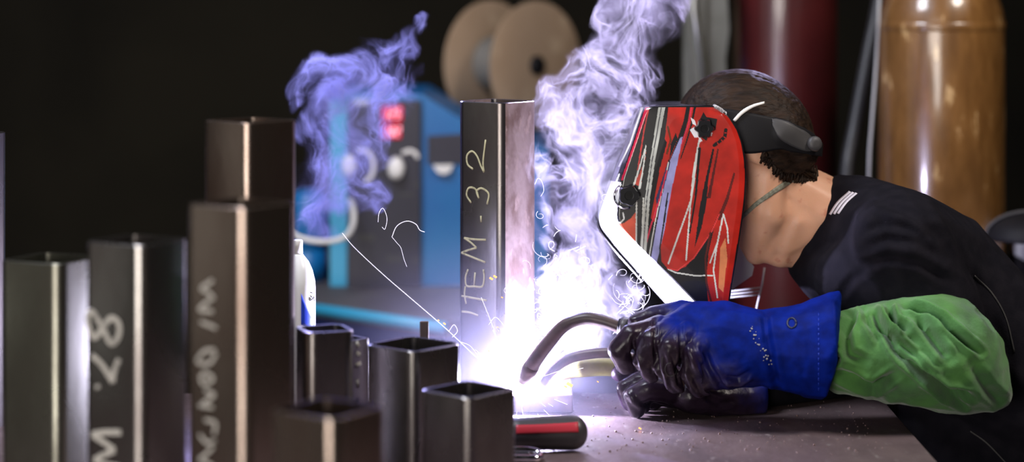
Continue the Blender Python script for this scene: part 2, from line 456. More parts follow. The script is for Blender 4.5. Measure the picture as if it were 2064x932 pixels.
T0 = tube(-150, -62, 10, 273, label='tall steel tube cut off by the left frame edge, only its bright corner showing')
T1 = tube(6, 122, 200, 533, Y=2.96, label='olive-grey square tube at far left, unmarked, lowest of the three tall front ones', m='steel_olive')
T2 = tube(176, 288, 374, 496, label='dark square tube with M.28 chalked down its face, third tallest of the front row')
T3 = tube(381, 495, 592, 420, label='brown square tube with small blurred white chalk marks, in front of the tallest left one', m='steel_rust')
T4 = tube(414, 500, 595, 248, label='tall clean square tube rising behind the brown chalk-marked one, with a bright right corner', m='steel_rust')
T5 = tube(599, 620, 713, 672, Y=3.10, label='short thin-edged steel tube just right of the brown tube, its dark broad face forward')
T5b = tube(668, 702, 743, 688, Y=3.26, label='narrow tube with white speckled marks, squeezed between the short dark tube and the wider one', rc=.008)
T6 = tube(550, 672, 772, 846, label='shortest and nearest square tube, open top low at the bottom edge', m='steel_rust')
T7 = tube(741, 836, 925, 710, Y=3.14, label='mid-height square tube with open top, left of the welding arc')
T8 = tube(851, 946, 1037, 804, label='low square tube directly in front of and below the welding arc')
TI = tube(927, 1013, 1077, 208, Y=3.64, label='tall square tube being welded, chalked ITEM-32 up its dark left face', m='steel', zb=TZ + .03, rc=.016, two='steel_scale_arc_tint')  # right face: mottled scale coloured paler and pinker, as lit by the arc
write(TI, [cr([(60, 868), (92, 872), (126, 884)]),
           cr([(75, 768), (72, 800), (78, 838)]), cr([(60, 806), (110, 815), (160, 824)]),
           cr([(86, 700), (76, 730), (80, 765), (110, 768), (142, 768), (150, 735), (147, 700)]), cr([(114, 712), (110, 764)]),
           cr([(155, 672), (105, 652), (60, 634)]), cr([(60, 634), (90, 622), (120, 614)]), cr([(120, 614), (96, 592), (70, 574)]), cr([(70, 574), (110, 580), (157, 582)]),
           cr([(137, 486), (138, 512)]),
           cr([(98, 434), (80, 402), (90, 374), (116, 380), (129, 416)]), cr([(129, 416), (120, 388), (140, 376), (168, 398), (162, 440)]),
           cr([(106, 300), (84, 280), (82, 245), (102, 228), (122, 248), (136, 284), (150, 312)]), cr([(150, 312), (146, 270), (156, 182)])],
      4.2, 'chalk', label='yellow chalk writing ITEM-32 reading upward')
c2 = lambda L: [(160 + a / 2.377, 540 + b / 2.377) for a, b in L]
write(T2, [c2([(112, 290), (62, 212), (38, 245), (66, 335), (112, 290), (150, 242), (188, 268), (186, 330), (150, 362), (112, 290)]),
           c2([(60, 420), (110, 470), (160, 550)]), c2([(160, 550), (165, 500), (190, 440)]), c2([(84, 562), (90, 580)]),
           c2([(200, 790), (120, 790), (58, 800)]), c2([(58, 800), (120, 840), (170, 875)]), c2([(170, 875), (110, 900), (70, 925)]), c2([(70, 925), (130, 945), (200, 960)])],
      13, 'chalk_w', label='white chalk writing M.28 reading upward')
write(T3, [c2([(640, 60), (585, 100), (620, 120), (645, 150)]), c2([(630, 150), (575, 200), (640, 210)]), c2([(580, 260), (620, 275), (655, 290)]),
           c2([(650, 395), (600, 400), (565, 450), (620, 460), (655, 410)]), c2([(600, 500), (640, 530), (600, 560), (580, 530), (600, 500)]),
           c2([(600, 590), (645, 610), (590, 650)]), c2([(570, 660), (640, 670)]), c2([(600, 730), (650, 745), (645, 800)]), c2([(575, 800), (610, 840), (650, 830)]),
           c2([(640, 860), (600, 900), (570, 920)]), c2([(570, 920), (640, 950)])],
      8, 'chalk_w', label='small blurred white chalk characters')
write(T5b, [[(718, 690), (724, 700)], [(718, 712), (726, 716)], [(716, 738), (728, 732)], [(720, 766), (722, 782)], [(718, 806), (724, 812)]], 9, 'chalk_w', side='r', label='white speckled paint marks')
# base plate under the welded tube
bm = bmesh.new(); add_box(bm, (-.10, 3.615, TZ), (.099, 3.775, TZ + .03), .003)
pl = link('base_plate', bm, M['plate'], None, False)
tag(pl, 'thick small steel plate under the ITEM-32 tube, its right end glowing warm', 'plate')
# little upright tab behind the mid tube, and weld bead
bm = bmesh.new(); add_box(bm, (P(846, 0, 3.42).x, 3.42, TZ), (P(864, 0, 3.42).x, 3.426, P(0, 648, 3.42).z), .002)
tag(link('flat_bar', bm, M['plate'], None, False), 'small upright flat steel bar peeping up behind the mid-height tube', 'bar')

# ------------------------------------------------------------------ white bottle
bt = empty('spray_bottle', P(597, 813, 3.55) * 1, 'white bottle with a blue triangle and small black print, behind the short tubes', 'bottle')
bt.location = Vector((P(600, 0, 3.50).x, 3.50, TZ))
r = 36 * 3.5 / F; zt = P(0, 512, 3.5).z
bm = bmesh.new(); H_ = zt - TZ
add_lathe(bm, [(r * .9, 0), (r, .006), (r, H_ - .052), (r * .97, H_ - .042), (r * .84, H_ - .026), (r * .62, H_ - .012), (r * .34, H_ - .002), (r * .3, H_)], bt.location, seg=40)
link('bottle_body', bm, M['bottle'], bt)
bm = bmesh.new(); add_lathe(bm, [(r * .29, H_ + .0005), (r * .29, H_ + .02), (r * .25, H_ + .022)], bt.location, seg=24); link('nozzle_cap', bm, M['white'], bt)
bot_bvh = bvh_of(bt.children[0].data)
bm = bmesh.new(); ribbon(bm, [(607, 592), (620, 625), (634, 655)], [(607, 655), (620, 660), (633, 662)], bot_bvh, 16, 6, .0003, .0004); link('label_triangle', bm, M['blue_label'], bt)
bm = bmesh.new()
for st in ([(626, 590), (633, 592)], [(626, 597), (633, 604)], [(626, 606), (631, 602)], [(625, 600), (625, 607)], [(632, 598), (633, 607)]):
    add_sweep(bm, [proj(a, b, bot_bvh, .0004) for a, b in st], .0009, 6)
link('black_print', bm, M['ink'], bt)

# ------------------------------------------------------------------ grip handle and chrome loops on the table, in front of the plate
gp = empty('clamp_grip', Vector((P(1040, 0, 3.33).x, 3.33, TZ)), 'dark grip handle with a red stripe lying on the table beside the low tube', 'clamp')
g0 = P(1020, 878, 3.325); g1 = P(1155, 866, 3.335); g0.z = g1.z = TZ + .0265
ax = (g1 - g0).normalized(); L_ = (g1 - g0).length
bm = bmesh.new()
prof = [(.018, 0), (.0235, .01)] + [(.0235 + .0025 * (i / 8), .01 + (L_ - .012) * i / 8) for i in range(1, 9)]
prof += [(.026 * math.cos(a), L_ + .022 * math.sin(a)) for a in [math.radians(x) for x in (15, 30, 45, 60, 75, 88)]]
add_lathe(bm, prof, g0, ax, 40); link('handle', bm, M['grip'], gp)
hb = bvh_of(gp.children[0].data)
bm = bmesh.new(); ribbon(bm, [(1040, 858), (1100, 856), (1165, 852)], [(1040, 876), (1100, 874), (1166, 872)], hb, 24, 5, .0002, .0006); o = link('red_stripe', bm, M['red'], gp); o['label'] = 'red inlaid stripe'
bm = bmesh.new()
loop = [P(1028, 908, 3.27), P(1060, 908, 3.27), P(1082, 912, 3.27), P(1088, 922, 3.26), P(1078, 934, 3.25), P(1050, 938, 3.25), P(1024, 936, 3.25)]
for q in loop: q.z = max(q.z, TZ + .006)
add_sweep(bm, catmull(loop, 6), .0055, 10)
l2 = [P(1028, 922, 3.262), P(1050, 921, 3.262), P(1068, 922, 3.262)]
for q in l2: q.z = TZ + .0065
add_sweep(bm, catmull(l2, 6), .0045, 10)
link('chrome_loop', bm, M['chrome'], gp)

# ------------------------------------------------------------------ background: power source, wire feeder, spool
def pr(u, v, d): return P(u, v, d)
ps = empty('power_source', (P(850, 0, 5.3).x, 5.3, 0), 'dark navy welding power source with light blue front edge, under the wire feeder', 'machine')
zt = .885
foot = [(P(520, 0, 5.05).x, 5.05), (P(895, 0, 4.66).x, 4.66), (P(1120, 0, 4.95).x, 4.95), (P(1120, 0, 4.95).x, 6.1), (P(520, 0, 5.05).x, 6.1)]
bm = bmesh.new(); add_prism(bm, foot, .10, zt - .03, lambda u, v, d: Vector((u, v, d))); link('body', bm, M['navy'], ps, False)
bm = bmesh.new(); add_prism(bm, foot, zt - .03, zt, lambda u, v, d: Vector((u, v, d))); link('top_mat', bm, M['greytop'], ps, False)
a, b = Vector((*foot[0], zt - .012)), Vector((*foot[1], zt - .012))
bm = bmesh.new(); add_sweep(bm, [a, a.lerp(b, .5), b], .013, 14); o = link('edge_strip', bm, M['cyan'], ps); o['label'] = 'light blue front edge'
for x in (foot[0][0] + .08, foot[2][0] - .08):
    for y in (5.2, 5.95):
        bm = bmesh.new(); add_lathe(bm, [(.02, 0), (.05, .004), (.05, .03), (.02, .034)], (x - .017, y, .05), (1, 0, 0), 24); link('wheel', bm, M['rubber'], ps)
for x in (.0, .14, .28):
    bm = bmesh.new(); add_box(bm, (foot[0][0] + x, 5.08, .5), (foot[0][0] + x + .06, 5.09, .56), .002)
    bm.free()

FY = 5.2
wf = empty('wire_feeder', (P(880, 0, FY).x, FY + .2, zt), 'blue and black wire feeder with red digital readouts and two white knobs, veiled by smoke', 'machine')
zb = zt
def pf(u, v, d):
    q = P(u, v, FY); return Vector((q.x, d, max(q.z, zb + .001)))
prof = [(668, 200), (680, 190), (850, 190), (926, 238), (1104, 300), (1104, 600), (668, 600)]
bm = bmesh.new(); add_prism(bm, prof, FY, FY + .45, pf); link('housing', bm, M['bluebody'], wf, False)
bm = bmesh.new(); add_prism(bm, [(666, 200), (700, 196), (700, 600), (666, 600)], FY - .012, FY - .0005, pf); o = link('side_trim', bm, M['cyan'], wf, False); o['label'] = 'light blue left edge'
bm = bmesh.new(); add_prism(bm, [(702, 202), (848, 202), (848, 600), (702, 600)], FY - .02, FY - .0005, pf)
pn = link('control_panel', bm, M['panel'], wf, False)
def seven(bm, x, y, w, h, segs, d, t=2.2):
    S = {'a': ((0, 0), (1, 0)), 'b': ((1, 0), (1, .5)), 'c': ((1, .5), (1, 1)), 'd': ((0, 1), (1, 1)), 'e': ((0, .5), (0, 1)), 'f': ((0, 0), (0, .5)), 'g': ((0, .5), (1, .5))}
    for k in segs:
        (a0, b0), (a1, b1) = S[k]
        sl = lambda a, b: P(x + a * w + (1 - b) * 4, y + b * h, FY) * 1
        p, q = sl(a0, b0), sl(a1, b1); p.y = q.y = d
        add_sweep(bm, [p, q], t * FY / F / 1.0, 6)
DIG = {'1': 'bc', '2': 'abged', '5': 'afgcd', '8': 'abcdefg', '0': 'abcdef'}
for (y0, y1, txt) in ((212, 243, '125'), (249, 278, '182')):
    bm = bmesh.new(); add_prism(bm, [(769, y0), (813 - (y0 > 240) * 3, y0), (812 - (y0 > 240) * 3, y1), (770, y1)], FY - .026, FY - .0205, pf); dsp = link('display', bm, M['led'], wf, False); dsp['label'] = 'glowing red readout'
    bm = bmesh.new()
    for i, ch in enumerate(txt): seven(bm, 775 + i * 12, y0 + 6, 6, y1 - y0 - 12, DIG[ch], FY - .0275, .9)
    link('digits', bm, M['led_digit'], dsp, False)
for (kx, ky, ra, rb, arc) in ((706, 332, 15, 22, [(722, 302), (742, 305), (753, 325), (751, 350), (737, 367)]), (800, 337, 17, 23, [(812, 308), (826, 303), (838, 308), (843, 318)])):
    bm = bmesh.new(); c = P(kx, ky, FY); add_lathe(bm, [(1, 0), (1, .02), (.86, .03), (.4, .033)], Vector((0, 0, 0)), (0, -1, 0), 30)
    for v in bm.verts: v.co = Vector((c.x + v.co.x * ra * FY / F, FY - .02 + v.co.y, c.z + v.co.z * rb * FY / F))
    link('knob', bm, M['white'], wf)
    bm = bmesh.new(); pts = [P(a, b, FY) for a, b in arc]
    for q in pts: q.y = FY - .022
    add_sweep(bm, catmull(pts, 6), 4.2 * FY / F, 8, flat=Vector((0, 1, 0)), fk=.3); link('dial_scale', bm, M['white'], wf)
for (x0, y0, x1, y1) in ((715, 199, 744, 210), (722, 470, 756, 484), (780, 514, 812, 526), (832, 518, 846, 528), (806, 388, 834, 394), (836, 366, 845, 376)):
    bm = bmesh.new(); add_prism(bm, [(x0, y0), (x1, y0), (x1, y1), (x0, y1)], FY - .0215, FY - .0202, pf); link('label_plate', bm, M['greyp'] if y0 > 300 else M['lightgrey'], wf, False)
bm = bmesh.new(); add_prism(bm, [(862, 274), (926, 270), (1000, 272), (1000, 330), (862, 330)], FY - .006, FY - .0005, pf); link('handle_recess', bm, M['panel'], wf, False)
bm = bmesh.new(); add_prism(bm, [(873, 332), (914, 331), (908, 345), (895, 351), (882, 346)], FY - .02, FY - .0055, pf); link('latch', bm, M['white'], wf, False)
# spool holder: arm at the back of the feeder
SY = 5.62
sc_ = P(1078, 132, SY); R_ = .163
nax = Vector((.71, -.70, 0)).normalized()
c1 = sc_ - nax * .165                      # far flange
bm = bmesh.new()
add_box(bm, (c1.x - .10, c1.y + .05, zb), (c1.x - .04, c1.y + .09, c1.z + .02), .003)
add_sweep(bm, [c1 + Vector((-.07, .07, 0)), c1 + nax * .0], .016, 12)
link('spool_bracket', bm, M['panel'], wf)
sp = empty('wire_spool', c1 + nax * .08, 'tan cardboard wire spool with two round flanges, standing above the blue feeder', 'spool')
for i, cc in enumerate((c1 + nax * .002, sc_)):
    bm = bmesh.new(); seg = 72
    add_lathe(bm, [(.026, 0), (R_ - .002, 0), (R_, .001), (R_, .006), (R_ - .002, .007), (.026, .007), (.026, 0)], cc, nax, seg, cap=False); link('flange', bm, M['cardboard'], sp); sharp(sp.children[-1], 40)
bm = bmesh.new()
pf_ = [(.026, .009), (.068, .0095)]
k = 0
for i in range(30): pf_ += [(.068, .010 + i * .0050), (.0705, .0125 + i * .0050)]
pf_ += [(.026, .1625)]
add_lathe(bm, pf_, c1, nax, 60, cap=False); link('wound_wire', bm, M['alu'], sp)
bm = bmesh.new(); add_lathe(bm, [(.024, -.004), (.024, .178), (.012, .182)], c1, nax, 30); link('hub', bm, M['blackm'], sp)

# pale hose loop left of the feeder
bm = bmesh.new()
hp = [P(560, 440, 5.0), P(585, 470, 5.0), P(620, 484, 4.98), P(660, 487, 4.98), P(695, 478, 5.0), P(711, 455, 5.06), P(712, 425, 5.12), P(706, 405, 5.18)]
add_sweep(bm, catmull(hp, 8), .0065, 12)
tag(link('hose', bm, M['white']), 'thin white hose sagging beside the lower left corner of the blue feeder', 'hose')
# blue valve block left of the feeder
vb = P(608, 430, 5.12)
bm = bmesh.new(); add_lathe(bm, [(.04, 0), (.048, .01), (.048, .11), (.04, .13), (.02, .14)], Vector((vb.x, 5.3, P(0, 500, 5.3).z)), seg=30)
add_lathe(bm, [(.042, 0), (.042, P(0, 500, 5.3).z - zt - .001)], Vector((vb.x, 5.3, zt)), seg=30)
tag(link('filter_canister', bm, M['bluebody']), 'deep blue round canister in smoke, left of the wire feeder', 'canister')

# ------------------------------------------------------------------ background: cylinders and uprights
def cylinder(pxc, half, Y, zsh, label, m, valve=True):
    r = half * Y / F; x = P(pxc, 0, Y).x; yc = Y + r
    root = empty('gas_cylinder', (x, yc, 0), label, 'gas cylinder')
    bm = bmesh.new()
    pr_ = [(r * .9, 0), (r, .015), (r, zsh)] + [(r * math.cos(a) * .82 + r * .18 * math.cos(a) ** .5, zsh + .14 * math.sin(a)) for a in [math.radians(t) for t in (8, 16, 26, 38, 50, 62, 74)]] + [(.032, zsh + .145), (.032, zsh + .17)]
    add_lathe(bm, pr_, (x, yc, 0), seg=64); o = link('cylinder_body', bm, m, root); sharp(o, 50)
    bm = bmesh.new(); add_lathe(bm, [(.018, zsh + .171), (.018, zsh + .23), (.026, zsh + .232), (.026, zsh + .25), (.008, zsh + .252)], (x, yc, 0), seg=20); link('valve', bm, M['chrome'], root)
    return root, x, yc, r
bc, bx_, by_, br_ = cylinder(1922, 130, 4.55, 1.50, 'tall gas cylinder with worn scratched ochre-brown paint, behind the person', M['browncyl'])
bm = bmesh.new(); add_lathe(bm, [(br_ + .0004, 1.495), (br_ + .002, 1.497), (br_ + .002, 1.512), (br_ + .0002, 1.514)], (bx_, by_, 0), seg=64, cap=False); link('neck_band', bm, M['browncyl'], bc)
cylinder(1595, 108, 5.05, 1.75, 'dark red glossy gas cylinder standing behind the head', M['red_metal'])

ug = empty('rack_upright', (P(1415, 0, 5.0).x, 5.0, 0), 'grey-olive steel rack upright with a bright rod, rising behind the top of the head', 'rack')
bm = bmesh.new(); add_box(bm, (P(1378, 0, 5.0).x, 5.0, 0), (P(1425, 0, 5.0).x, 5.05, 2.1), .004); link('post', bm, M['olivegrey'], ug, False)
bm = bmesh.new()
poly = [(1425, -60), (1462, -60), (1470, 60), (1462, 120), (1466, 180), (1425, 190)]
add_prism(bm, poly, 5.02, 5.05, lambda u, v, d: Vector((P(u, v, 5.02).x, d, P(u, v, 5.02).z))); link('gusset', bm, M['olivegrey'], ug, False)
bm = bmesh.new(); add_sweep(bm, [P(1392, -80, 4.97), P(1398, 20, 4.97), P(1418, 168, 4.97)], .0062, 12); link('rod', bm, M['alu'], ug)

bm = bmesh.new()
hs = [P(1788, -120, 4.8), P(1772, 0, 4.8), P(1748, 120, 4.78), P(1722, 260, 4.75), P(1708, 340, 4.72), P(1700, 480, 4.7), P(1700, 700, 4.72)]
hs.append(Vector((hs[-1].x, 4.75, .3))); hs.append(Vector((hs[-1].x + .05, 4.8, .02)))
add_sweep(bm, catmull(hs, 8), .0155, 16)
tag(link('hose', bm, M['rubber']), 'thick black hose hanging down left of the ochre gas cylinder', 'hose')
bm = bmesh.new()
hs = [P(1775, -60, 4.66), P(1770, 60, 4.66), P(1764, 160, 4.66), P(1757, 250, 4.66), P(1752, 330, 4.66), P(1750, 520, 4.66)]
hs.append(Vector((hs[-1].x, 4.66, .02)))
add_sweep(bm, catmull(hs, 8), .0032, 10)
tag(link('cable', bm, M['lightgrey']), 'thin pale cable hanging between the black hose and the ochre gas cylinder', 'cable')

# cabinet at right edge
cx0, cx1 = P(1975, 0, 4.3).x, P(2190, 0, 4.3).x
cb = empty('tool_cabinet', ((cx0 + cx1) / 2, 4.5, 0), 'light grey cabinet with a pink-red drawer at the right edge, behind the back', 'cabinet')
z1 = P(0, 502, 4.3).z; z2 = P(0, 562, 4.3).z; z3 = P(0, 625, 4.3).z
cx0 = max(cx0, bx_ + br_ + .012)
bm = bmesh.new(); add_box(bm, (cx0, 4.31, .0), (cx1, 4.7, z2), .006); link('body', bm, M['blackm'], cb, False)
bm = bmesh.new(); add_box(bm, (cx0, 4.30, z2 + .001), (cx1, 4.7, z1), .006); link('top_tray', bm, M['lightgrey'], cb, False)
bm = bmesh.new(); add_box(bm, (P(2036, 0, 4.3).x, 4.295, z3), (cx1 - .01, 4.309, z2 - .004), .003); dr_ = link('drawer', bm, M['pinkred'], cb, False)
bm = bmesh.new(); add_box(bm, (P(2090, 0, 4.3).x, 4.28, z3 + .02), (cx1 - .04, 4.2945, z3 + .03), .003); link('handle', bm, M['alu'], dr_, False)
dk = empty('dome_lid', (P(2078, 0, 4.45).x, 4.45, z1), 'black domed lid with a grey rim lying on the light grey cabinet', 'lid')
c = Vector((P(2078, 0, 4.45).x, 4.45, z1 + .001)); bm = bmesh.new()
add_lathe(bm, [(.092, 0), (.092, .008)] + [(.090 * math.cos(t), .008 + .046 * math.sin(t)) for t in [math.radians(q) for q in (5, 15, 25, 35, 45, 55, 65, 75, 85)]], c, (0, 0, 1), 48); link('dome', bm, M['blackm'], dk)
bm = bmesh.new(); pts = [c + Vector((math.cos(t) * .0915, -.012, .010 + math.sin(t) * .047)) for t in [math.pi * i / 40 for i in range(41)]]
add_sweep(bm, pts, .0035, 8); link('rim', bm, M['greyp'], dk)

# ================================================================== the person
YH = 3.72                                   # mid plane of head and helmet
per = empty('person', (P(2120, 0, 3.8).x, 3.8, 0), 'person in black shirt, blue gauntlets, green sleeve and red-black helmet, bent over the table welding', 'person')
g = Vector((-.68, 0, -.73)); u = Vector((-.73, 0, .68)); yv = Vector((0, 1, 0))
C = P(1492, 292, YH)
SHR = Vector((0, 0, 0))
bm = bmesh.new()
add_ell(bm, C - g * .008, (g * .098, yv * .076, u * .108))
add_ell(bm, C + g * .03 - u * .02, (g * .07, yv * .062, u * .09))
chin = P(1524, 512, YH)
add_hull(bm, [(C - u * .03 + g * .05, .045), (chin, .020), (P(1548, 430, YH - .042), .030), (P(1548, 430, YH + .042), .030), (C - u * .05 - yv * .045, .03), (C - u * .05 + yv * .045, .03)])
add_ell(bm, C + g * .098 - u * .02, (g * .022, yv * .014, u * .030))       # nose
add_ell(bm, C + g * .085 + u * .02, (g * .016, yv * .05, u * .014))        # brow
add_ell(bm, C + g * .082 - u * .062, (g * .014, yv * .024, u * .008)); add_ell(bm, C + g * .080 - u * .074, (g * .014, yv * .022, u * .008))   # lips
for s in (-1, 1):
    add_ell(bm, C + yv * s * .080 - g * .005 - u * .015, (g * .016, yv * .007, u * .030))   # ears
# neck, throat
add_hull(bm, [(P(1560, 372, YH + .01), .055), (P(1690, 455, 3.75), .072)])
add_hull(bm, [(P(1566, 470, YH), .040), (P(1588, 505, YH + .005), .028), (P(1660, 500, 3.75), .05)])
add_hull(bm, [(P(1556, 418, YH), .050), (P(1606, 440, 3.735), .064), (P(1572, 480, YH), .042)])
add_hull(bm, [(P(1530, 490, YH), .028), (P(1575, 506, YH), .030)])
# torso
add_hull(bm, [(P(1720, 480, 3.76), .075), (P(1800, 490, 3.60), .06), (P(1790, 490, 3.93), .06), (P(1890, 610, 3.68), .10), (P(1890, 610, 3.87), .10)])
add_hull(bm, [(P(1890, 610, 3.68), .10), (P(1890, 610, 3.87), .10), (P(2010, 770, 3.70), .10), (P(2010, 770, 3.88), .10)])
hz = .93
hipx = P(2150, 0, 3.8).x
add_hull(bm, [(P(2010, 770, 3.70), .10), (P(2010, 770, 3.88), .10), (Vector((hipx, 3.71, hz)), .10), (Vector((hipx, 3.87, hz)), .10)])
for s in (-1, 1):
    kn = Vector((hipx - .03, 3.79 + s * .10, .50)); an = Vector((hipx + .03, 3.79 + s * .11, .09))
    add_chain(bm, [(Vector((hipx, 3.79 + s * .09, hz - .02)), .088), (kn, .056), (an, .040)])
    add_hull(bm, [(an + Vector((.02, 0, -.045)), .036), (an + Vector((-.17, s * .02, -.058)), .026)])
# arms: near (left) arm, far (right) arm
SL, EL, WL = P(1815, 490, 3.56), P(1945, 735, 3.49), P(1590, 700, 3.50)
SR, ER, WR = P(1790, 500, 3.96), P(1860, 740, 3.92), P(1500, 780, 3.66)
add_chain(bm, [(SL, .046), (EL, .036), (WL, .028)]); add_chain(bm, [(SR, .058), (ER, .045), (WR, .030)])
# bare hands inside the gloves
def hand(bm, wrist, palm, fingers, thumb, k=1.0):
    add_hull(bm, [(wrist, .026 * k), (palm[0], .020 * k), (palm[1], .020 * k)])
    for f in fingers: add_chain(bm, [(p, r_ * k) for p, r_ in f], 2)
    add_chain(bm, [(p, r_ * k) for p, r_ in thumb], 2)
YG = 3.475
fL = [ # index, middle, ring, little: knuckle, middle joint, end joint, tip; curled down round the torch handle
    [(1328, 660, YG + .035), (1272, 676, YG + .012), (1246, 706, YG + .012), (1262, 738, YG + .035)],
    [(1352, 664, YG + .018), (1312, 688, YG - .006), (1296, 726, YG + .000), (1312, 756, YG + .028)],
    [(1385, 672, YG + .004), (1352, 700, YG - .018), (1340, 744, YG - .008), (1362, 776, YG + .020)],
    [(1420, 684, YG + .000), (1398, 716, YG - .020), (1390, 756, YG - .010), (1410, 786, YG + .016)]]
thL = [(1440, 640, YG + .05), (1370, 632, YG + .075), (1320, 640, YG + .075), (1284, 652, YG + .07)]
FR = [(.0155, .0145, .013, .011)] * 3 + [(.014, .013, .0115, .010)]
hand(bm, WL, (P(1440, 670, YG + .035), P(1450, 730, YG + .035)), [[(P(*q), rr * .62) for q, rr in zip(f, R)] for f, R in zip(fL, FR)], [(P(*q), rr) for q, rr in zip(thL, (.013, .012, .010, .008))])
YR = 3.585
fR = [
    [(1345, 776, YR + .01), (1296, 768, YR - .004), (1262, 784, YR + .000), (1270, 812, YR + .012)],
    [(1350, 790, YR - .01), (1306, 784, YR - .030), (1276, 800, YR - .026), (1284, 826, YR - .010)],
    [(1362, 800, YR + .045), (1318, 790, YR + .040), (1286, 800, YR + .036), (1294, 818, YR + .036)],
    [(1375, 808, YR + .075), (1335, 800, YR + .070), (1305, 806, YR + .066), (1312, 818, YR + .062)]]
thR = [(1400, 776, YR + .05), (1330, 752, YR + .045), (1280, 746, YR + .035), (1250, 752, YR + .03)]
hand(bm, WR, (P(1400, 800, YR + .0), P(1400, 806, YR + .05)), [[(P(*q), rr * .7) for q, rr in zip(f, R)] for f, R in zip(fR, FR)], [(P(*q), rr) for q, rr in zip(thR, (.017, .016, .014, .011))], .8)
body = remesh(bm, .0045, 8, .6)
sculpt(body, [([(1604, 300), (1560, 380), (1545, 430), (1530, 470)], 9, -.0012), ([(1600, 430), (1580, 480), (1560, 530)], 9, -.0025), ([(1520, 400), (1515, 440)], 8, -.001)])
link_me('body', body, M['skin'], per)
for v in body.vertices:
    if v.co.x < .66 and v.co.z < TZ + .004: v.co.z = TZ + .004
body_bvh = bvh_of(body)

# --- shirt
bm = bmesh.new()
add_hull(bm, [(P(1722, 462, 3.755), (.100, .085, .092)), (P(1668, 440, 3.75), (.058, .075, .062)), (P(1645, 500, 3.74), (.045, .07, .04))])
add_hull(bm, [(P(1694, 404, 3.75), (.042, .080, .044)), (P(1668, 455, 3.75), (.052, .080, .06)), (P(1760, 455, 3.75), .072)])
add_hull(bm, [(P(1730, 470, 3.76), .098), (P(1812, 480, 3.59), .082), (P(1800, 480, 3.94), .078), (P(1885, 565, 3.70), .118), (P(1885, 565, 3.86), .118)])
add_hull(bm, [(P(1885, 570, 3.70), .122), (P(1885, 570, 3.86), .122), (P(2005, 725, 3.71), .132), (P(2005, 725, 3.87), .132)])
add_hull(bm, [(P(2005, 725, 3.71), .132), (P(2005, 725, 3.87), .132), (Vector((hipx, 3.70, hz - .03)), .135), (Vector((hipx, 3.88, hz - .03)), .135)])
add_hull(bm, [(SL, .082), (P(1888, 632, 3.565), .076)]); add_hull(bm, [(P(1700, 560, 3.62), .05), (P(1800, 520, 3.58), .075), (P(1850, 600, 3.57), .06), (P(1740, 600, 3.60), .04)])
add_hull(bm, [(SR, .078), (ER, .062)]); add_hull(bm, [(ER, .062), (P(1545, 772, 3.68), .043)])
add_hull(bm, [(P(1890, 760, 3.74), .085), (P(1890, 760, 3.88), .085), (P(1905, 1120, 3.74), .085), (P(1905, 1120, 3.90), .085), (Vector((hipx, 3.79, .75)), .16)])
# chest hanging down over the table edge
add_hull(bm, [(P(1640, 530, 3.74), .045), (P(1700, 560, 3.66), .06), (P(1690, 560, 3.84), .06), (P(1850, 720, 3.66), .07), (P(1850, 720, 3.86), .07)])
shirt = remesh(bm, .005, 8, .6)
sculpt(shirt, [([(1740, 470), (1780, 450), (1830, 460), (1880, 490)], 9, -.006), ([(1745, 500), (1790, 480), (1850, 490), (1905, 520)], 8, -.005), ([(1720, 540), (1790, 520), (1850, 530), (1920, 570)], 8, -.006),
               ([(1690, 600), (1720, 560), (1760, 540)], 8, -.005), ([(1860, 450), (1930, 520), (1990, 590)], 10, -.005), ([(1760, 400), (1830, 430), (1900, 480)], 8, -.004), ([(2000, 640), (2030, 720), (2040, 800)], 10, -.005)],
       [(.0022, (9, 9, 16), 'ridge')])
o = link_me('shirt', shirt, M['shirt'], per); o['label'] = 'black cotton shirt'
for v in shirt.vertices:
    if v.co.x < .64 and v.co.z < TZ + .003: v.co.z = TZ + .003
shirt_bvh = bvh_of(shirt)
for k in range(3):
    bm = bmesh.new(); d = k * 8
    ribbon(bm, [(1672 + d, 432 - d * .1), (1688 + d, 408), (1712 + d * .8, 386 + d * .2)], [(1676 + d, 434 - d * .1), (1692 + d, 410), (1716 + d * .8, 388 + d * .2)], shirt_bvh, 20, 2, .0006, .0008)
    link('shoulder_stripe', bm, M['stripe'], o)
bm = bmesh.new(); ribbon(bm, [(1965, 555), (2000, 590), (2028, 640), (2046, 710)], [(1963, 557), (1998, 592), (2026, 641), (2043, 710)], shirt_bvh, 30, 1, .0004, .0008); link('seam', bm, M['greyp'], o)
bm = bmesh.new(); ribbon(bm, [(1956, 868), (1990, 892), (2030, 934)], [(1955, 871), (1988, 895), (2027, 935)], shirt_bvh, 24, 1, .0004, .0008); link('apron_string', bm, M['greyp'], o)
# trousers
bm = bmesh.new()
for s in (-1, 1):
    kn = Vector((hipx - .03, 3.79 + s * .10, .50)); an = Vector((hipx + .03, 3.79 + s * .11, .09))
    add_chain(bm, [(Vector((hipx, 3.79 + s * .075, hz - .06)), .115), (kn, .085), (an + Vector((0, 0, .03)), .065)])
tr = remesh(bm, .008, 6, .6); link_me('trousers', tr, M['shirt'], per)
for s in (-1, 1):
    an = Vector((hipx + .03, 3.79 + s * .11, .09)); bm = bmesh.new()
    add_hull(bm, [(an + Vector((.03, 0, -.035)), .053), (an + Vector((-.19, s * .02, -.050)), .038)])
    link_me('boot', remesh(bm, .006, 4), M['blackm'], per)

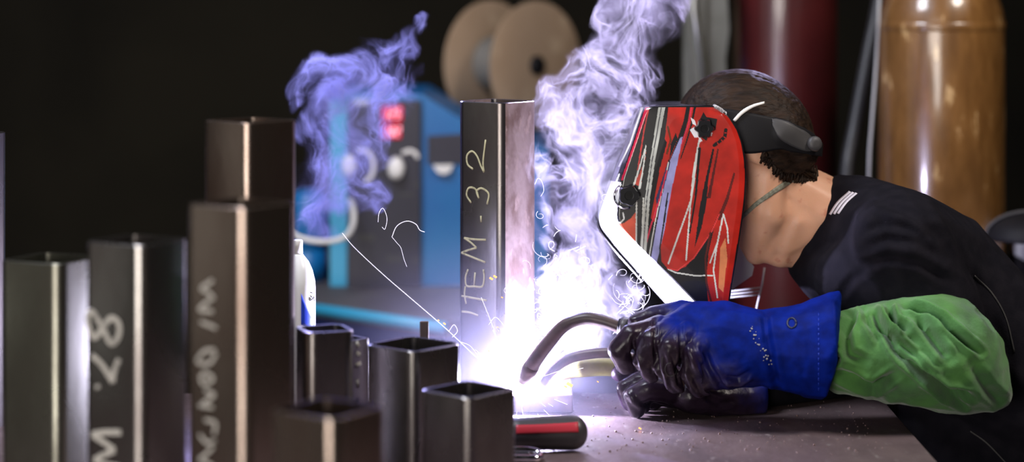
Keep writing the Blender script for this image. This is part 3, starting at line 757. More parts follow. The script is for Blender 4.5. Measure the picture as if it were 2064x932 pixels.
# --- green sleeve
bm = bmesh.new()
add_hull(bm, [(P(1688, 712, 3.505), (.045, .062, .062)), (P(1800, 706, 3.50), (.07, .078, .078))])
add_hull(bm, [(P(1800, 712, 3.50), (.07, .078, .080)), (P(1890, 704, 3.50), (.085, .085, .090)), (P(1935, 730, 3.50), (.072, .075, .082)), (P(2010, 800, 3.50), (.020, .035, .020))])
slv = remesh(bm, .0028, 6, .6)
f_ = lambda L: [(1640 + a / 2.505, 560 + b / 2.505) for a, b in L]
sculpt(slv, [
    (f_([(290, 130), (330, 230), (420, 370), (560, 500), (760, 640)]), 6.5, -.026),
    (f_([(380, 150), (410, 230), (470, 260)]), 6, -.024),
    (f_([(350, 240), (430, 330), (530, 400)]), 7, -.018),
    (f_([(460, 150), (560, 170), (640, 210), (740, 300), (840, 380)]), 6, -.024),
    (f_([(520, 200), (600, 300), (680, 410)]), 9, -.020),
    (f_([(560, 480), (660, 560), (800, 600)]), 7, -.018),
    (f_([(130, 150), (200, 190), (160, 260), (180, 380), (260, 420)]), 8, -.014),
    (f_([(250, 130), (280, 220), (350, 330)]), 8, -.014),
    (f_([(60, 380), (120, 410), (90, 440)]), 6, -.014), (f_([(100, 470), (200, 510), (300, 560), (420, 480)]), 8, -.013),
    (f_([(440, 290), (520, 380), (640, 470)]), 5, .009), (f_([(800, 450), (880, 560), (960, 640)]), 10, -.010)],
    [(.0035, (18, 18, 22), 'ridge'), (.0012, (60, 60, 60), 'n')])
o = link_me('welding_sleeve', slv, M['green'], per); o['label'] = 'crumpled green cotton sleeve over the forearm and elbow'

# --- gloves
def glove(fing, FRR, thumb, palm, cuff, vox, k, name='gauntlet_glove'):
    bm = bmesh.new()
    for pl_ in palm: add_hull(bm, pl_)
    for f, R in zip(fing, FRR): add_chain(bm, [(P(*q), rr + k) for q, rr in zip(f, R)], 2)
    add_chain(bm, [(P(*q), rr + k) for q, rr in zip(thumb, (.018, .017, .015, .012))], 2)
    for c_ in cuff: add_hull(bm, c_)
    return remesh(bm, vox, 5, .5)
gl = glove(fL, FR, thL,
    [[(P(1352, 676, YG + .03), .030), (P(1400, 660, YG + .045), .040), (P(1460, 678, YG + .04), .056), (P(1440, 730, YG + .03), .040)],
     [(P(1400, 690, YG + .025), .036), (P(1460, 690, YG + .035), .064), (P(1545, 703, YG + .02), .058), (P(1440, 745, YG + .01), .034)],
     ],
    [[(P(1540, 703, YG + .02), (.03, .055, .060)), (P(1630, 705, YG + .015), (.02, .07, .074))], [(P(1620, 706, YG + .015), (.02, .07, .074)), (P(1658, 706, YG + .012), (.006, .076, .078)), (P(1672, 680, YG + .012), (.006, .072, .070)), (P(1690, 592, YG + .02), .004)]],
    .0028, .0035)
sculpt(gl, [([(1540, 625), (1548, 690), (1560, 750), (1572, 800)], 7, -.006), ([(1322, 640), (1318, 690), (1326, 740), (1340, 790)], 4, -.006),
            ([(1276, 680), (1278, 720), (1290, 765)], 4, -.005), ([(1372, 650), (1372, 710), (1376, 760), (1392, 800)], 4, -.005),
            ([(1385, 690), (1402, 740), (1425, 790), (1450, 815)], 6, .007), ([(1410, 690), (1432, 740), (1460, 790)], 6, -.006),
            ([(1460, 770), (1490, 775), (1515, 758)], 5, .004), ([(1462, 760), (1490, 764), (1512, 748)], 5, -.004),
            ([(1330, 640), (1318, 665), (1313, 700)], 3, .003), ([(1345, 712), (1360, 775), (1378, 792)], 4, .004)],
       [(.0016, (22, 22, 22), 'ridge'), (.0006, (90, 90, 90), 'n')])
o = link_me('gauntlet_glove', gl, M['glove'], per); o['label'] = 'blue leather gauntlet on the upper hand, fingers scorched brown-purple'
gl_bvh = bvh_of(gl)
bm = bmesh.new()
c = [(1596 + 9 * math.cos(t), 652 + 10 * math.sin(t)) for t in [2 * math.pi * i / 16 for i in range(17)]]
add_sweep(bm, [proj(a, b, gl_bvh, .0006) for a, b in c], .0018, 6); link('eyelet', bm, M['navy'], o)
bm = bmesh.new()
for i in range(26):
    t = i / 25; a = 1512 + 40 * t + random.uniform(-7, 7) - 0 * t; b = 658 + 78 * t + random.uniform(-4, 4)
    q = proj(a, b, gl_bvh, .0005); r_ = random.uniform(.0006, .0018)
    bmesh.ops.create_icosphere(bm, subdivisions=1, radius=r_, matrix=Matrix.Translation(q))
tag(link('worn_stitching', bm, M['lightgrey'], o), kind='stuff')
bm = bmesh.new()
for i in range(16):
    b0 = 632 + i * 10; add_sweep(bm, [proj(1650, b0, gl_bvh, .0004), proj(1650, b0 + 6, gl_bvh, .0004)], .0006, 5)
link('cuff_stitching', bm, M['blue_label'], o)
bm = bmesh.new(); c = [(1352 + 12 * math.cos(t), 745 + 13 * math.sin(t)) for t in [2 * math.pi * i / 16 for i in range(13)]]
add_sweep(bm, [proj(a, b, gl_bvh, .0005) for a, b in c], .0009, 6); link('seam', bm, M['greyp'], o)

gr = glove(fR, FR, thR,
    [[(P(1350, 786, YR + .02), .022), (P(1390, 800, YR - .004), .026), (P(1400, 798, YR + .06), .026), (P(1500, 808, YR + .04), .034)]],
    [[(P(1500, 808, YR + .04), (.02, .034, .034)), (P(1538, 796, YR + .06), (.006, .045, .042))]],
    .0028, .003)
sculpt(gr, [([(1265, 790), (1280, 812), (1300, 828)], 5, .003), ([(1420, 800), (1450, 815), (1480, 810)], 6, -.004)], [(.0014, (24, 24, 24), 'ridge')])
for v in gr.vertices:
    if v.co.z < TZ + .0015: v.co.z = TZ + .0015
for v in gl.vertices:
    if v.co.z < TZ + .0015: v.co.z = TZ + .0015
o = link_me('gauntlet_glove', gr, M['glove'], per); o['label'] = 'dark gauntlet on the lower hand, resting on the table'

# --- hair
bm = bmesh.new()
add_ell(bm, C - g * .010 + Vector((0, 0, .002)), (g * .112, yv * .087, u * .122), 5)
add_hull(bm, [(P(1560, 262, YH), (.055, .085, .055)), (P(1605, 300, YH), (.038, .070, .040))], 3)
hair = remesh(bm, .0030, 5, .5)
hair_smooth = hair.copy()
sculpt(hair, [], [(.0012, (40, 160, 160), 'ridge'), (.002, (14, 14, 14), 'n')])
hx = [1300, 1440, 1510, 1545, 1566, 1585, 1620, 1650, 1700]; hy = [250, 296, 302, 312, 342, 352, 352, 342, 320]
bm = bmesh.new(); bm.from_mesh(hair)
dead = []
for v in bm.verts:
    a, b = px_of(v.co); lim = np.interp(a, hx, hy) + 6 * noise.noise(Vector((a * .12, 0, 0)))
    inner = ((v.co - C).dot(g) > .085)
    if b > lim or inner: dead.append(v)
bmesh.ops.delete(bm, geom=dead, context='VERTS')
for i in range(170):
    a = random.uniform(1535, 1645); b = np.interp(a, hx, hy) - random.uniform(0, 10)
    q0 = proj(a, b - 4, body_bvh, .006); q1 = proj(a + random.uniform(-8, 5), b + random.uniform(6, 24), body_bvh, .0015)
    add_sweep(bm, [q0, q0.lerp(q1, .5) + Vector((0, -.0015, 0)), q1], lambda t: .0011 * (1 - t) + .0002, 5)
hair2 = bpy.data.meshes.new('hair'); bm.to_mesh(hair2); bm.free()
hr = link_me('hair', hair2, M['hair'], per)
so = hr.modifiers.new('t', 'SOLIDIFY'); so.thickness = .003; so.offset = -1
hair_bvh = bvh_of(hair_smooth)

# --- necklace cord
bm = bmesh.new(); ribbon(bm, [(1486, 440), (1530, 402), (1580, 366), (1622, 346)], [(1490, 448), (1534, 410), (1585, 375), (1630, 352)], body_bvh, 40, 3, .0008, .0018)
o = link('neck_cord', bm, mat('grey_green_cord', (.16, .16, .12), .6, col2=(.28, .28, .22), scale=200), per); o['label'] = 'grey-green flat cord round the neck'

# --- helmet
hel = bpy.data.objects.new('welding_helmet', None)
out_pts = [(1436, 209), (1400, 209), (1350, 208), (1300, 209), (1286, 214), (1268, 262), (1240, 335), (1208, 420), (1203, 440), (1207, 458), (1240, 500), (1290, 556), (1335, 606), (1362, 634), (1385, 655)]
rear_pts = [(1440, 214), (1452, 220), (1470, 236), (1486, 260), (1497, 290), (1503, 325), (1504, 360), (1502, 400), (1497, 440), (1491, 480), (1485, 520), (1478, 560), (1472, 600), (1468, 630), (1466, 655)]
O_ = [Vector((a, b, 0)) for a, b in out_pts]; R_l = [Vector((a, b, 0)) for a, b in rear_pts]
def arclen_interp(pts, n):
    d = [0]
    for a, b in zip(pts[:-1], pts[1:]): d.append(d[-1] + (b - a).length)
    out = []
    for i in range(n):
        t = d[-1] * i / (n - 1); k = max(j for j in range(len(d)) if d[j] <= t + 1e-9); k = min(k, len(pts) - 2)
        out.append(pts[k].lerp(pts[k + 1], (t - d[k]) / max(d[k + 1] - d[k], 1e-9)))
    return out
def smooth_l(L, k):
    for _ in range(k):
        L = [L[0]] + [(L[i - 1] + L[i] * 2 + L[i + 1]) / 4 for i in range(1, len(L) - 1)] + [L[-1]]
    return L
NS = 460
OO = smooth_l(arclen_interp(O_, NS), 60); RR = smooth_l(arclen_interp(R_l, NS), 60)
W = .112
# section from the mid line (0) to the rear edge (1): (inset px from the outline | fraction, half width)
def section(i, n_near):
    """points (px, py, w) from w=0 to the rear edge"""
    o = OO[i]; r_ = RR[i]; L = (r_ - o).length; d = (r_ - o) / L
    s = i / (NS - 1)
    ch = np.interp(s, [0, .25, .45, .52, .62, .8, 1], [10, 14, 20, 30, 44, 58, 64])   # chamfer width in px
    key = [(0, 0), (3, .055), (7, .070), (ch * .55, .092), (ch, .1065), (ch + 6, .1095), (ch + 60, .1112), (L - 14, .112), (L - 4, .111), (L, .110)]
    xs = np.array([k[0] for k in key]); ws = np.array([k[1] for k in key])
    for j in range(1, len(xs)):
        xs[j] = max(xs[j], xs[j - 1] + .5)
    xs = np.minimum(xs, L)
    # parametrise by travelled length
    dd = np.concatenate([[0], np.cumsum(np.hypot(np.diff(xs), np.diff(ws) * 1230))])
    t = np.linspace(0, dd[-1], n_near)
    X = np.interp(t, dd, xs); Wd = np.interp(t, dd, ws)
    return [(o.x + d.x * x, o.y + d.y * x, w) for x, w in zip(X, Wd)]
NN, NF = 330, 70
def hp_(px, py, w):
    return P(px, py, YH + w) if w <= 0 else P(px, py, YH) + Vector((0, w, 0)) * 1.0
bm = bmesh.new(); grid = []; pxs = []
for i in range(NS):
    near = section(i, NN); far = section(i, NF)
    row = [bm.verts.new(hp_(a, b, w)) for a, b, w in reversed(far[1:])] + [bm.verts.new(hp_(a, b, -w)) for a, b, w in near]
    grid.append(row); pxs.append([(a, b, 0) for a, b, w in reversed(far[1:])] + [(a, b, 1) for a, b, w in near])
for i in range(NS - 1):
    for j in range(len(grid[0]) - 1):
        bm.faces.new((grid[i][j], grid[i][j + 1], grid[i + 1][j + 1], grid[i + 1][j]))
pts2 = np.array([p for row in pxs for p in row])
# ---- paint pattern
BLACK, RED, WHITE, LIL, PINK, GREY = (.008, .008, .010), (.50, .020, .012), (.72, .74, .70), (.36, .36, .68), (.70, .03, .08), (.30, .32, .32)
colr = np.tile(np.array(BLACK), (len(pts2), 1)).astype(float)
XY = pts2[:, :2]
def inpoly(poly):
    x, y = XY[:, 0], XY[:, 1]; ins = np.zeros(len(x), bool); n = len(poly)
    for i in range(n):
        x0, y0 = poly[i]; x1, y1 = poly[(i + 1) % n]
        c_ = ((y0 > y) != (y1 > y)) & (x < (x1 - x0) * (y - y0) / ((y1 - y0) or 1e-9) + x0); ins ^= c_
    return ins
def fill(poly, c_): colr[inpoly(poly)] = c_
def line(poly, w, c_):
    w0, w1 = w if isinstance(w, tuple) else (w, w)
    d, p = seg_dist(XY, poly); colr[d < (w0 + (w1 - w0) * p) / 2] = c_
fill([(1350, 190), (1440, 190), (1520, 260), (1520, 430), (1500, 440), (1488, 520), (1478, 680), (1432, 680), (1424, 560), (1428, 510), (1441, 452), (1452, 424),
      (1432, 468), (1398, 520), (1382, 538), (1364, 545), (1345, 541), (1332, 526), (1329, 500), (1338, 440), (1350, 380), (1346, 350), (1352, 300), (1340, 280)], RED)
fill([(1350, 200), (1386, 200), (1362, 280), (1345, 330), (1332, 400), (1320, 450), (1312, 440), (1330, 340), (1344, 290)], RED)
fill([(1352, 290), (1362, 268), (1366, 280), (1350, 320)], BLACK)
line([(1346, 256), (1352, 282), (1344, 310)], 4, (.12, .03, .01))
line([(1390, 200), (1382, 245), (1368, 290), (1352, 335)], (7, 12), BLACK)
line([(1397, 200), (1388, 250), (1374, 290), (1362, 330), (1350, 400), (1338, 460)], 3, PINK)
line([(1404, 200), (1394, 250), (1384, 285), (1372, 320)], (5, 2), BLACK)
fill([(1371, 278), (1376, 276), (1366, 326), (1352, 390), (1340, 462), (1320, 545), (1308, 545), (1322, 462), (1336, 390), (1348, 330)], LIL)
fill([(1345, 330), (1352, 325), (1338, 380), (1326, 430), (1322, 400)], (.03, .03, .10))
line([(1347, 328), (1336, 380), (1320, 450), (1308, 520)], 2.2, WHITE)
line([(1344, 345), (1330, 400), (1312, 455), (1300, 500)], 3, PINK)
line([(1346, 390), (1338, 450), (1330, 500), (1332, 530)], 3, BLACK)
fill([(1329, 205), (1343, 205), (1321, 320), (1310, 400), (1302, 520), (1288, 520), (1300, 400), (1311, 320)], (.56, .58, .54))
line([(1335, 205), (1315, 320), (1304, 400), (1295, 520)], 1.8, (.05, .05, .06))
line([(1298, 205), (1270, 290), (1248, 335)], (5, 3), (.62, .62, .50))
line([(1308, 205), (1280, 290), (1254, 362)], (7, 4), (.55, .02, .06))
line([(1310, 205), (1297, 270), (1286, 340), (1284, 372)], 3, (.55, .03, .03))
fill([(1301, 320), (1303, 300), (1292, 376), (1280, 372)], (.55, .05, .03))
line([(1302, 294), (1290, 335), (1278, 372)], (2, 4), WHITE); line([(1302, 294), (1297, 335), (1289, 380)], (2, 4), WHITE)
line([(1248, 352), (1232, 392), (1219, 432)], 3.5, WHITE)
fill([(1219, 440), (1236, 385), (1237, 430), (1245, 452), (1258, 450), (1272, 440), (1283, 425), (1283, 520), (1240, 480)], (.72, .09, .04))
line([(1237, 384), (1234, 425), (1240, 446), (1250, 450), (1258, 442), (1256, 430)], 2.8, WHITE)
line([(1283, 400), (1282, 520)], 3, WHITE); line([(1290, 400), (1290, 520)], 2, BLACK); line([(1297, 400), (1293, 520)], 3, WHITE)
line([(1409, 284), (1394, 400), (1380, 440), (1347, 532)], 3.2, WHITE); line([(1409, 284), (1398, 345), (1391, 420), (1383, 524)], 3.2, WHITE)
line([(1410, 300), (1402, 400), (1390, 470)], (6, 3), BLACK)
fill([(1436, 300), (1440, 300), (1428, 360), (1424, 410), (1414, 460), (1400, 500), (1410, 420), (1420, 370)], BLACK)
fill([(1446, 300), (1449, 300), (1432, 400), (1425, 400)], (.10, .01, .01))
line([(1480, 350), (1466, 400), (1450, 440)], (4, 8), (.12, .012, .01))
line([(1347, 543), (1362, 550), (1400, 556), (1436, 556)], 3, WHITE)
line([(1345, 541), (1365, 546), (1398, 521), (1434, 468), (1450, 432)], 2.4, (.75, .05, .05))
line([(1458, 432), (1444, 500), (1438, 545), (1446, 600)], 3.2, WHITE); line([(1456, 440), (1446, 490), (1431, 530)], 3, WHITE)
line([(1458, 432), (1466, 460), (1468, 490)], 3, WHITE)
line([(1432, 470), (1422, 520), (1424, 570), (1436, 620)], 4, (.10, .012, .01))
fill([(1452, 500), (1462, 480), (1466, 520), (1458, 590), (1448, 580)], (.75, .25, .10))  # orange glow low on the rear side, painted into the colour
# white glints of the knob painted in round the hinge, and the small badge
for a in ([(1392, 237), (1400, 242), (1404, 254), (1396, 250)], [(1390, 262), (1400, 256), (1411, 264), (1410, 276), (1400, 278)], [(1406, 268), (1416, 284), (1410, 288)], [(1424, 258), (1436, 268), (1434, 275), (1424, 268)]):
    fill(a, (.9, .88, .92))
fill([(1418, 226), (1424, 236), (1446, 240), (1442, 262), (1430, 268), (1424, 284), (1412, 276), (1402, 262), (1408, 246)], BLACK)
line([(1463, 262), (1461, 276), (1450, 286), (1440, 293)], 7, BLACK)
for a, b in (((1461, 268), (1464, 268)), ((1459, 276), (1462, 278)), ((1454, 282), (1456, 285)), ((1446, 288), (1448, 291))): line([a, b], 2, RED)
# silver lens surround on the chamfer, black top rim and rear rim
s_idx = np.repeat(np.arange(NS), len(grid[0])) / (NS - 1)
j_idx = np.tile(np.arange(len(grid[0])), NS)
ch_all = np.interp(s_idx, [0, .25, .45, .52, .62, .8, 1], [10, 14, 20, 30, 44, 58, 64])
Oarr = np.array([(o_.x, o_.y) for o_ in OO])[np.repeat(np.arange(NS), len(grid[0]))]
ins = np.hypot(XY[:, 0] - Oarr[:, 0], XY[:, 1] - Oarr[:, 1])
colr[(ins < ch_all + 2) & (s_idx > .46) & (s_idx < .93)] = (.85, .85, .88)
colr[(XY[:, 1] < 216.5)] = BLACK
Rarr = np.array([(o_.x, o_.y) for o_ in RR])[np.repeat(np.arange(NS), len(grid[0]))]
colr[np.hypot(XY[:, 0] - Rarr[:, 0], XY[:, 1] - Rarr[:, 1]) < 3.2] = BLACK
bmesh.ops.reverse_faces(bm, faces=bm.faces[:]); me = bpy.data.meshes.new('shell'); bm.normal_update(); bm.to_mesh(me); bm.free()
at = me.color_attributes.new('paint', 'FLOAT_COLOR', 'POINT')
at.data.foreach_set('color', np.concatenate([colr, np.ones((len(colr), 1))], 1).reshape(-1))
mh, nt, out = nt_of('helmet_paint'); N = nt.nodes; L = nt.links
b = N.new('ShaderNodeBsdfPrincipled'); L.new(b.outputs[0], out.inputs[0]); b.inputs['Roughness'].default_value = .28
b.inputs['Coat Weight'].default_value = .8; b.inputs['Coat Roughness'].default_value = .05
vc = N.new('ShaderNodeVertexColor'); vc.layer_name = 'paint'
nz = N.new('ShaderNodeTexNoise'); nz.inputs['Scale'].default_value = 28; nz.inputs['Detail'].default_value = 5
gg = N.new('ShaderNodeNewGeometry'); L.new(gg.outputs['Position'], nz.inputs['Vector'])
mr = N.new('ShaderNodeMapRange'); mr.inputs[1].default_value = .35; mr.inputs[2].default_value = .65; mr.inputs[3].default_value = .72; mr.inputs[4].default_value = 1.12; L.new(nz.outputs['Fac'], mr.inputs[0])
vs_ = N.new('ShaderNodeVectorMath'); vs_.operation = 'SCALE'; L.new(vc.outputs[0], vs_.inputs[0]); L.new(mr.outputs[0], vs_.inputs['Scale']); L.new(vs_.outputs[0], b.inputs['Base Color'])
COL.objects.link(hel); hel.parent = per; hel.matrix_parent_inverse = Matrix.Translation(-per.location)
hel['label'] = 'glossy red and black welding helmet with white slashes and a silver lens surround'
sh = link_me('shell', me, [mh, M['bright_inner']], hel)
so = sh.modifiers.new('t', 'SOLIDIFY'); so.thickness = .003; so.offset = -1; so.material_offset = 1
hb_ = bvh_of(me)
def hknob(pc, r_, h, lobes, depth, name, label=None):
    q = proj(pc[0], pc[1], hb_, .0); bm = bmesh.new(); ax = Vector((0, -1, 0)); seg = 72; rings = []
    for rr, hh in ((1, 0), (1, h * .7), (.9, h), (.45, h), (.42, h * .8), (.05, h * .8)):
        rings.append([bm.verts.new(q + ax * (hh + .0005) + Vector((math.cos(t), 0, math.sin(t))) * r_ * rr * (1 + depth * math.cos(lobes * t) * (rr > .5))) for t in [2 * math.pi * k / seg for k in range(seg)]])
    for A, B in zip(rings[:-1], rings[1:]):
        for k in range(seg): bm.faces.new((A[k], A[(k + 1) % seg], B[(k + 1) % seg], B[k]))
    bm.faces.new(rings[-1]); bmesh.ops.recalc_face_normals(bm, faces=bm.faces[:])
    o = link(name, bm, M['blackp'], hel); sharp(o, 40)
    if label: o['label'] = label
hknob((1419, 259), .0145, .012, 6, .13, 'hinge_knob', 'black lobed knob at the hinge')
hknob((1267, 393), .0165, .016, 5, .08, 'shade_knob', 'round black control knob near the lens')
bm = bmesh.new(); c = [(1262 + 22 * math.cos(t), 396 + 24 * math.sin(t)) for t in [math.radians(x) for x in range(70, 260, 12)]]
add_sweep(bm, [proj(a, b, hb_, .0012) for a, b in c], .0022, 8); link('knob_ring', bm, M['chrome'], hel)
# lens window in the front face: dark glass
bm = bmesh.new()
i0, i1 = int(NS * .58), int(NS * .80)
def front(i, w, off):
    o_ = OO[i]; t = (OO[min(i + 3, NS - 1)] - OO[i - 3]).normalized(); n_ = Vector((-t.y, t.x, 0)); 
    if n_.dot(RR[i] - o_) > 0: n_ = -n_
    q = P(o_.x, o_.y, YH) ; n3 = Vector((n_.x, 0, -n_.y)); return q + n3 * off + Vector((0, w, 0))
ra = [[bm.verts.new(front(int(i0 + (i1 - i0) * a / 20), w, .0006)) for w in (-.048, .048)] for a in range(21)]
rb = [[bm.verts.new(front(int(i0 + (i1 - i0) * a / 20), w, .003)) for w in (-.046, .046)] for a in range(21)]
for a in range(20):
    bm.faces.new((rb[a][0], rb[a + 1][0], rb[a + 1][1], rb[a][1])); bm.faces.new((ra[a][0], rb[a][0], rb[a + 1][0], ra[a + 1][0])) ; bm.faces.new((ra[a][1], ra[a + 1][1], rb[a + 1][1], rb[a][1]))
bm.faces.new((ra[0][0], ra[0][1], rb[0][1], rb[0][0])); bm.faces.new((ra[20][0], rb[20][0], rb[20][1], ra[20][1]))
bmesh.ops.recalc_face_normals(bm, faces=bm.faces[:]); link('lens', bm, M['blackp'], hel, False)
# headgear
bm = bmesh.new(); ribbon(bm, [(1405, 224), (1460, 222), (1520, 232), (1580, 246), (1625, 268), (1650, 292)], [(1405, 296), (1450, 304), (1515, 308), (1575, 300), (1618, 308), (1648, 314)], hair_bvh, 60, 14, .004, .004)
hg = link('headband', bm, M['blackm'], hel); hg['label'] = 'wide black headgear band over the hair'
bm = bmesh.new(); ribbon(bm, [(1552, 242), (1585, 250), (1618, 270), (1636, 290)], [(1556, 250), (1574, 280), (1608, 299), (1632, 305)], hair_bvh, 30, 8, .0082, .001); link('rear_pad', bm, M['greyp'], hel)
bm = bmesh.new(); ribbon(bm, [(1478, 244), (1494, 227), (1514, 216), (1537, 210)], [(1482, 248), (1497, 233), (1516, 221), (1537, 214)], hair_bvh, 26, 2, .010, .0015); link('adjuster_strap', bm, M['white'], hel)
bm = bmesh.new(); q = proj(1630, 292, hair_bvh, .010); add_lathe(bm, [(.012, 0), (.0125, .008), (.010, .012), (.004, .0125)], q, (.35, -.9, .1), 24); link('ratchet_knob', bm, M['greyp'], hel)
# inner liner: pale curved sheet behind the shell edge, small chin piece
bm = bmesh.new()
lp = [(1470, 470), (1486, 486), (1500, 512), (1520, 538), (1516, 556), (1494, 572), (1470, 588)]
add_prism(bm, lp, 3.795, 3.80, lambda a, b, d: Vector((P(a, b, 3.795).x, d, P(a, b, 3.795).z))); link('far_cheek_plate', bm, M['bright_inner'], hel, False)

# strap and frame behind the chin
bm = bmesh.new()
add_sweep(bm, [P(1541, 540, 3.88), P(1536, 575, 3.88), P(1527, 612, 3.88), P(1522, 640, 3.88)], .0018, 8)
for k in range(3): add_sweep(bm, [P(1468, 588 + k * 6, 3.88), P(1532, 580 + k * 7, 3.88)], .0014, 8)
o = link('helmet_frame', bm, M['lightgrey'], hel); o['label'] = 'thin pale wires behind the chin'

# ------------------------------------------------------------------ welding torch and lower hose
to = empty('welding_torch', P(1300, 664, 3.53), 'welding torch with a bent brown swan neck, held in the upper blue gauntlet', 'torch')
AP = Vector((P(1046, 778, 3.655).x, 3.655, P(0, 778, 3.655).z))
nk = [P(1066, 748, 3.612), P(1082, 722, 3.600), P(1108, 688, 3.590), P(1138, 657, 3.580), P(1176, 643, 3.572), P(1212, 647, 3.566), P(1250, 660, 3.56)]
bm = bmesh.new(); add_sweep(bm, catmull(nk, 10), lambda t: .0125 - .0028 * min(t * 1.8, 1), 20); link('swan_neck', bm, M['brown_hose'], to)
bm = bmesh.new(); d = (nk[0] - nk[1]).normalized(); add_lathe(bm, [(.0130, -.012), (.0132, 0), (.0095, .014), (.0060, .026), (.0045, .024)], nk[0], d, 28); link('nozzle', bm, M['brown_hose'], to)
bm = bmesh.new(); hd = [P(1246, 659, 3.562), P(1275, 664, 3.558), P(1320, 676, 3.554), P(1380, 700, 3.55)]
add_sweep(bm, catmull(hd, 6), lambda t: .013 + .004 * math.sin(min(t * 3, 1) * 1.57) , 20); link('handle', bm, M['blackm'], to)
bm = bmesh.new(); add_lathe(bm, [(.0150, 0), (.0165, .004), (.0165, .012), (.0150, .016)], P(1250, 659, 3.562), (P(1275, 664, 3.558) - P(1246, 659, 3.562)), 24); link('collar', bm, M['grip'], to)

ho = empty('bent_hose', P(1180, 740, 3.62), 'short brown hose bend with a fat olive sleeve, held in the lower gauntlet', 'hose')
lw = [P(1092, 774, 3.62), P(1112, 748, 3.62), P(1148, 724, 3.615), P(1190, 714, 3.61), P(1240, 712, 3.60), P(1275, 722, 3.60)]
bm = bmesh.new(); add_sweep(bm, catmull(lw, 8), .0082, 16); link('hose_bend', bm, M['brown_hose'], ho)
lo_ = [P(1128, 758, 3.64), P(1160, 746, 3.635), P(1200, 741, 3.63), P(1245, 742, 3.625), P(1290, 752, 3.62)]
bm = bmesh.new(); add_sweep(bm, catmull(lo_, 8), lambda t: .009 + .0055 * min(t * 3, 1), 18); o = link('rubber_sleeve', bm, M['olive'], ho); o['label'] = 'fat olive sleeve'

# ------------------------------------------------------------------ arc, sparks
bm = bmesh.new(); bmesh.ops.create_icosphere(bm, subdivisions=3, radius=.017, matrix=Matrix.Translation(AP))
tag(link('welding_arc', bm, M['arc']), 'dazzling white welding arc at the foot of the ITEM-32 tube', 'arc')
def squiggle(bm, c, size, n, r_, step=9):
    p = Vector((c[0], c[1], 0)); a = random.uniform(0, 6.28); pts = []
    for i in range(n):
        a += random.uniform(-1.1, 1.1); p = p + Vector((math.cos(a), math.sin(a), 0)) * size / n
        pts.append(P(p.x, p.y, c[2] + .03 * noise.noise(Vector((i * .4, c[0], c[1])))))
    add_sweep(bm, catmull(pts, 4), lambda t: r_ * (1 - .7 * t), 5)
bm = bmesh.new()
random.seed(11)
def curl(bm, c, size, r_):
    """a looping thread: centre drifts while it turns"""
    a = random.uniform(0, 6.28); w = random.choice((-1, 1)) * random.uniform(.5, 1.0); R0 = random.uniform(.25, .6) * size
    dx, dy = random.uniform(-.4, .4) * size * .35, random.uniform(-.6, .3) * size * .35; pts = []
    n = random.randint(5, 10)
    for i in range(n):
        pts.append(P(c[0] + dx * i + R0 * math.cos(a + w * i), c[1] + dy * i + R0 * .9 * math.sin(a + w * i), c[2] + .004 * i * random.uniform(-1, 1)))
    add_sweep(bm, catmull(pts, 5), lambda t: r_ * (1 - .6 * t), 5)
for i in range(150):
    x = random.gauss(1128, 38); y = random.gauss(604, 52)
    curl(bm, (x, y, 3.68 + random.uniform(-.05, .06)), random.uniform(7, 26), random.uniform(.00015, .00045))
for i in range(22):
    curl(bm, (random.gauss(1278, 20), random.gauss(612, 20), 3.64 + random.uniform(-.02, .03)), random.uniform(12, 34), random.uniform(.00025, .00055))
for i in range(34):
    x = random.uniform(1095, 1290); y = random.uniform(480, 730); a = math.radians(random.uniform(-75, -20))
    L_ = random.uniform(6, 22); z_ = 3.66 + random.uniform(-.05, .08)
    add_sweep(bm, [P(x, y, z_), P(x + L_ * math.cos(a), y + L_ * math.sin(a), z_)], random.uniform(.0003, .0007), 5)
for i in range(40):
    a = random.uniform(0, 6.28); d0 = random.uniform(45, 90); d1 = d0 + random.uniform(8, 50)
    add_sweep(bm, [P(1045 + d0 * math.cos(a), 776 + d0 * math.sin(a), 3.6), P(1045 + d1 * math.cos(a), 776 + d1 * math.sin(a), 3.59)], random.uniform(.0002, .0004), 5)
# long shot spark and its curls
ln = [P(1010, 766, 3.60), P(955, 716, 3.57), P(900, 664, 3.55), P(840, 612, 3.53), P(775, 556, 3.51), P(715, 500, 3.50), P(690, 470, 3.50)]
add_sweep(bm, catmull(ln, 6), lambda t: .0006 * (1 - .6 * t), 5)
for L_, r_ in (([(762, 448), (764, 430), (772, 420), (780, 440), (776, 462), (770, 458)], .0006), ([(790, 478), (800, 456), (820, 446), (838, 452), (846, 464), (856, 468)], .0009),
               ([(790, 478), (800, 490), (808, 500), (814, 522), (820, 538)], .0005), ([(905, 668), (915, 655), (922, 668), (912, 680)], .0008), ([(930, 690), (950, 700), (975, 735)], .0006),
               ([(1078, 372), (1084, 360), (1092, 366), (1096, 384), (1090, 396)], .0006), ([(985, 655), (998, 640), (1012, 652), (1020, 665)], .0006), ([(970, 600), (990, 650), (1012, 710), (1024, 745)], .0006),
               ([(1162, 474), (1160, 488)], .0009)):
    add_sweep(bm, catmull([P(a, b, 3.55) for a, b in L_], 5), r_ * .45, 5)
tag(link('sparks', bm, M['spark']), 'tangle of thin curling white-violet sparks thrown up around the arc', 'sparks', kind='stuff')
bm = bmesh.new()
for (x, y, r_) in ((884, 646, 2), (896, 653, 3), (990, 562, 4), (998, 558, 4), (1298, 636, 4), (985, 708, 2), (1290, 858, 3), (1205, 770, 2), (1148, 776, 7), (1140, 780, 4), (1012, 600, 2), (1003, 660, 2)):
    q = P(x, y, 3.56 if y < 850 else 3.48)
    if y > 850: q.z = TZ + .003
    add_sweep(bm, [q - Vector((r_, 0, -r_ * .6)) * .0006, q + Vector((r_, 0, -r_ * .6)) * .0006], r_ * .0004, 6)
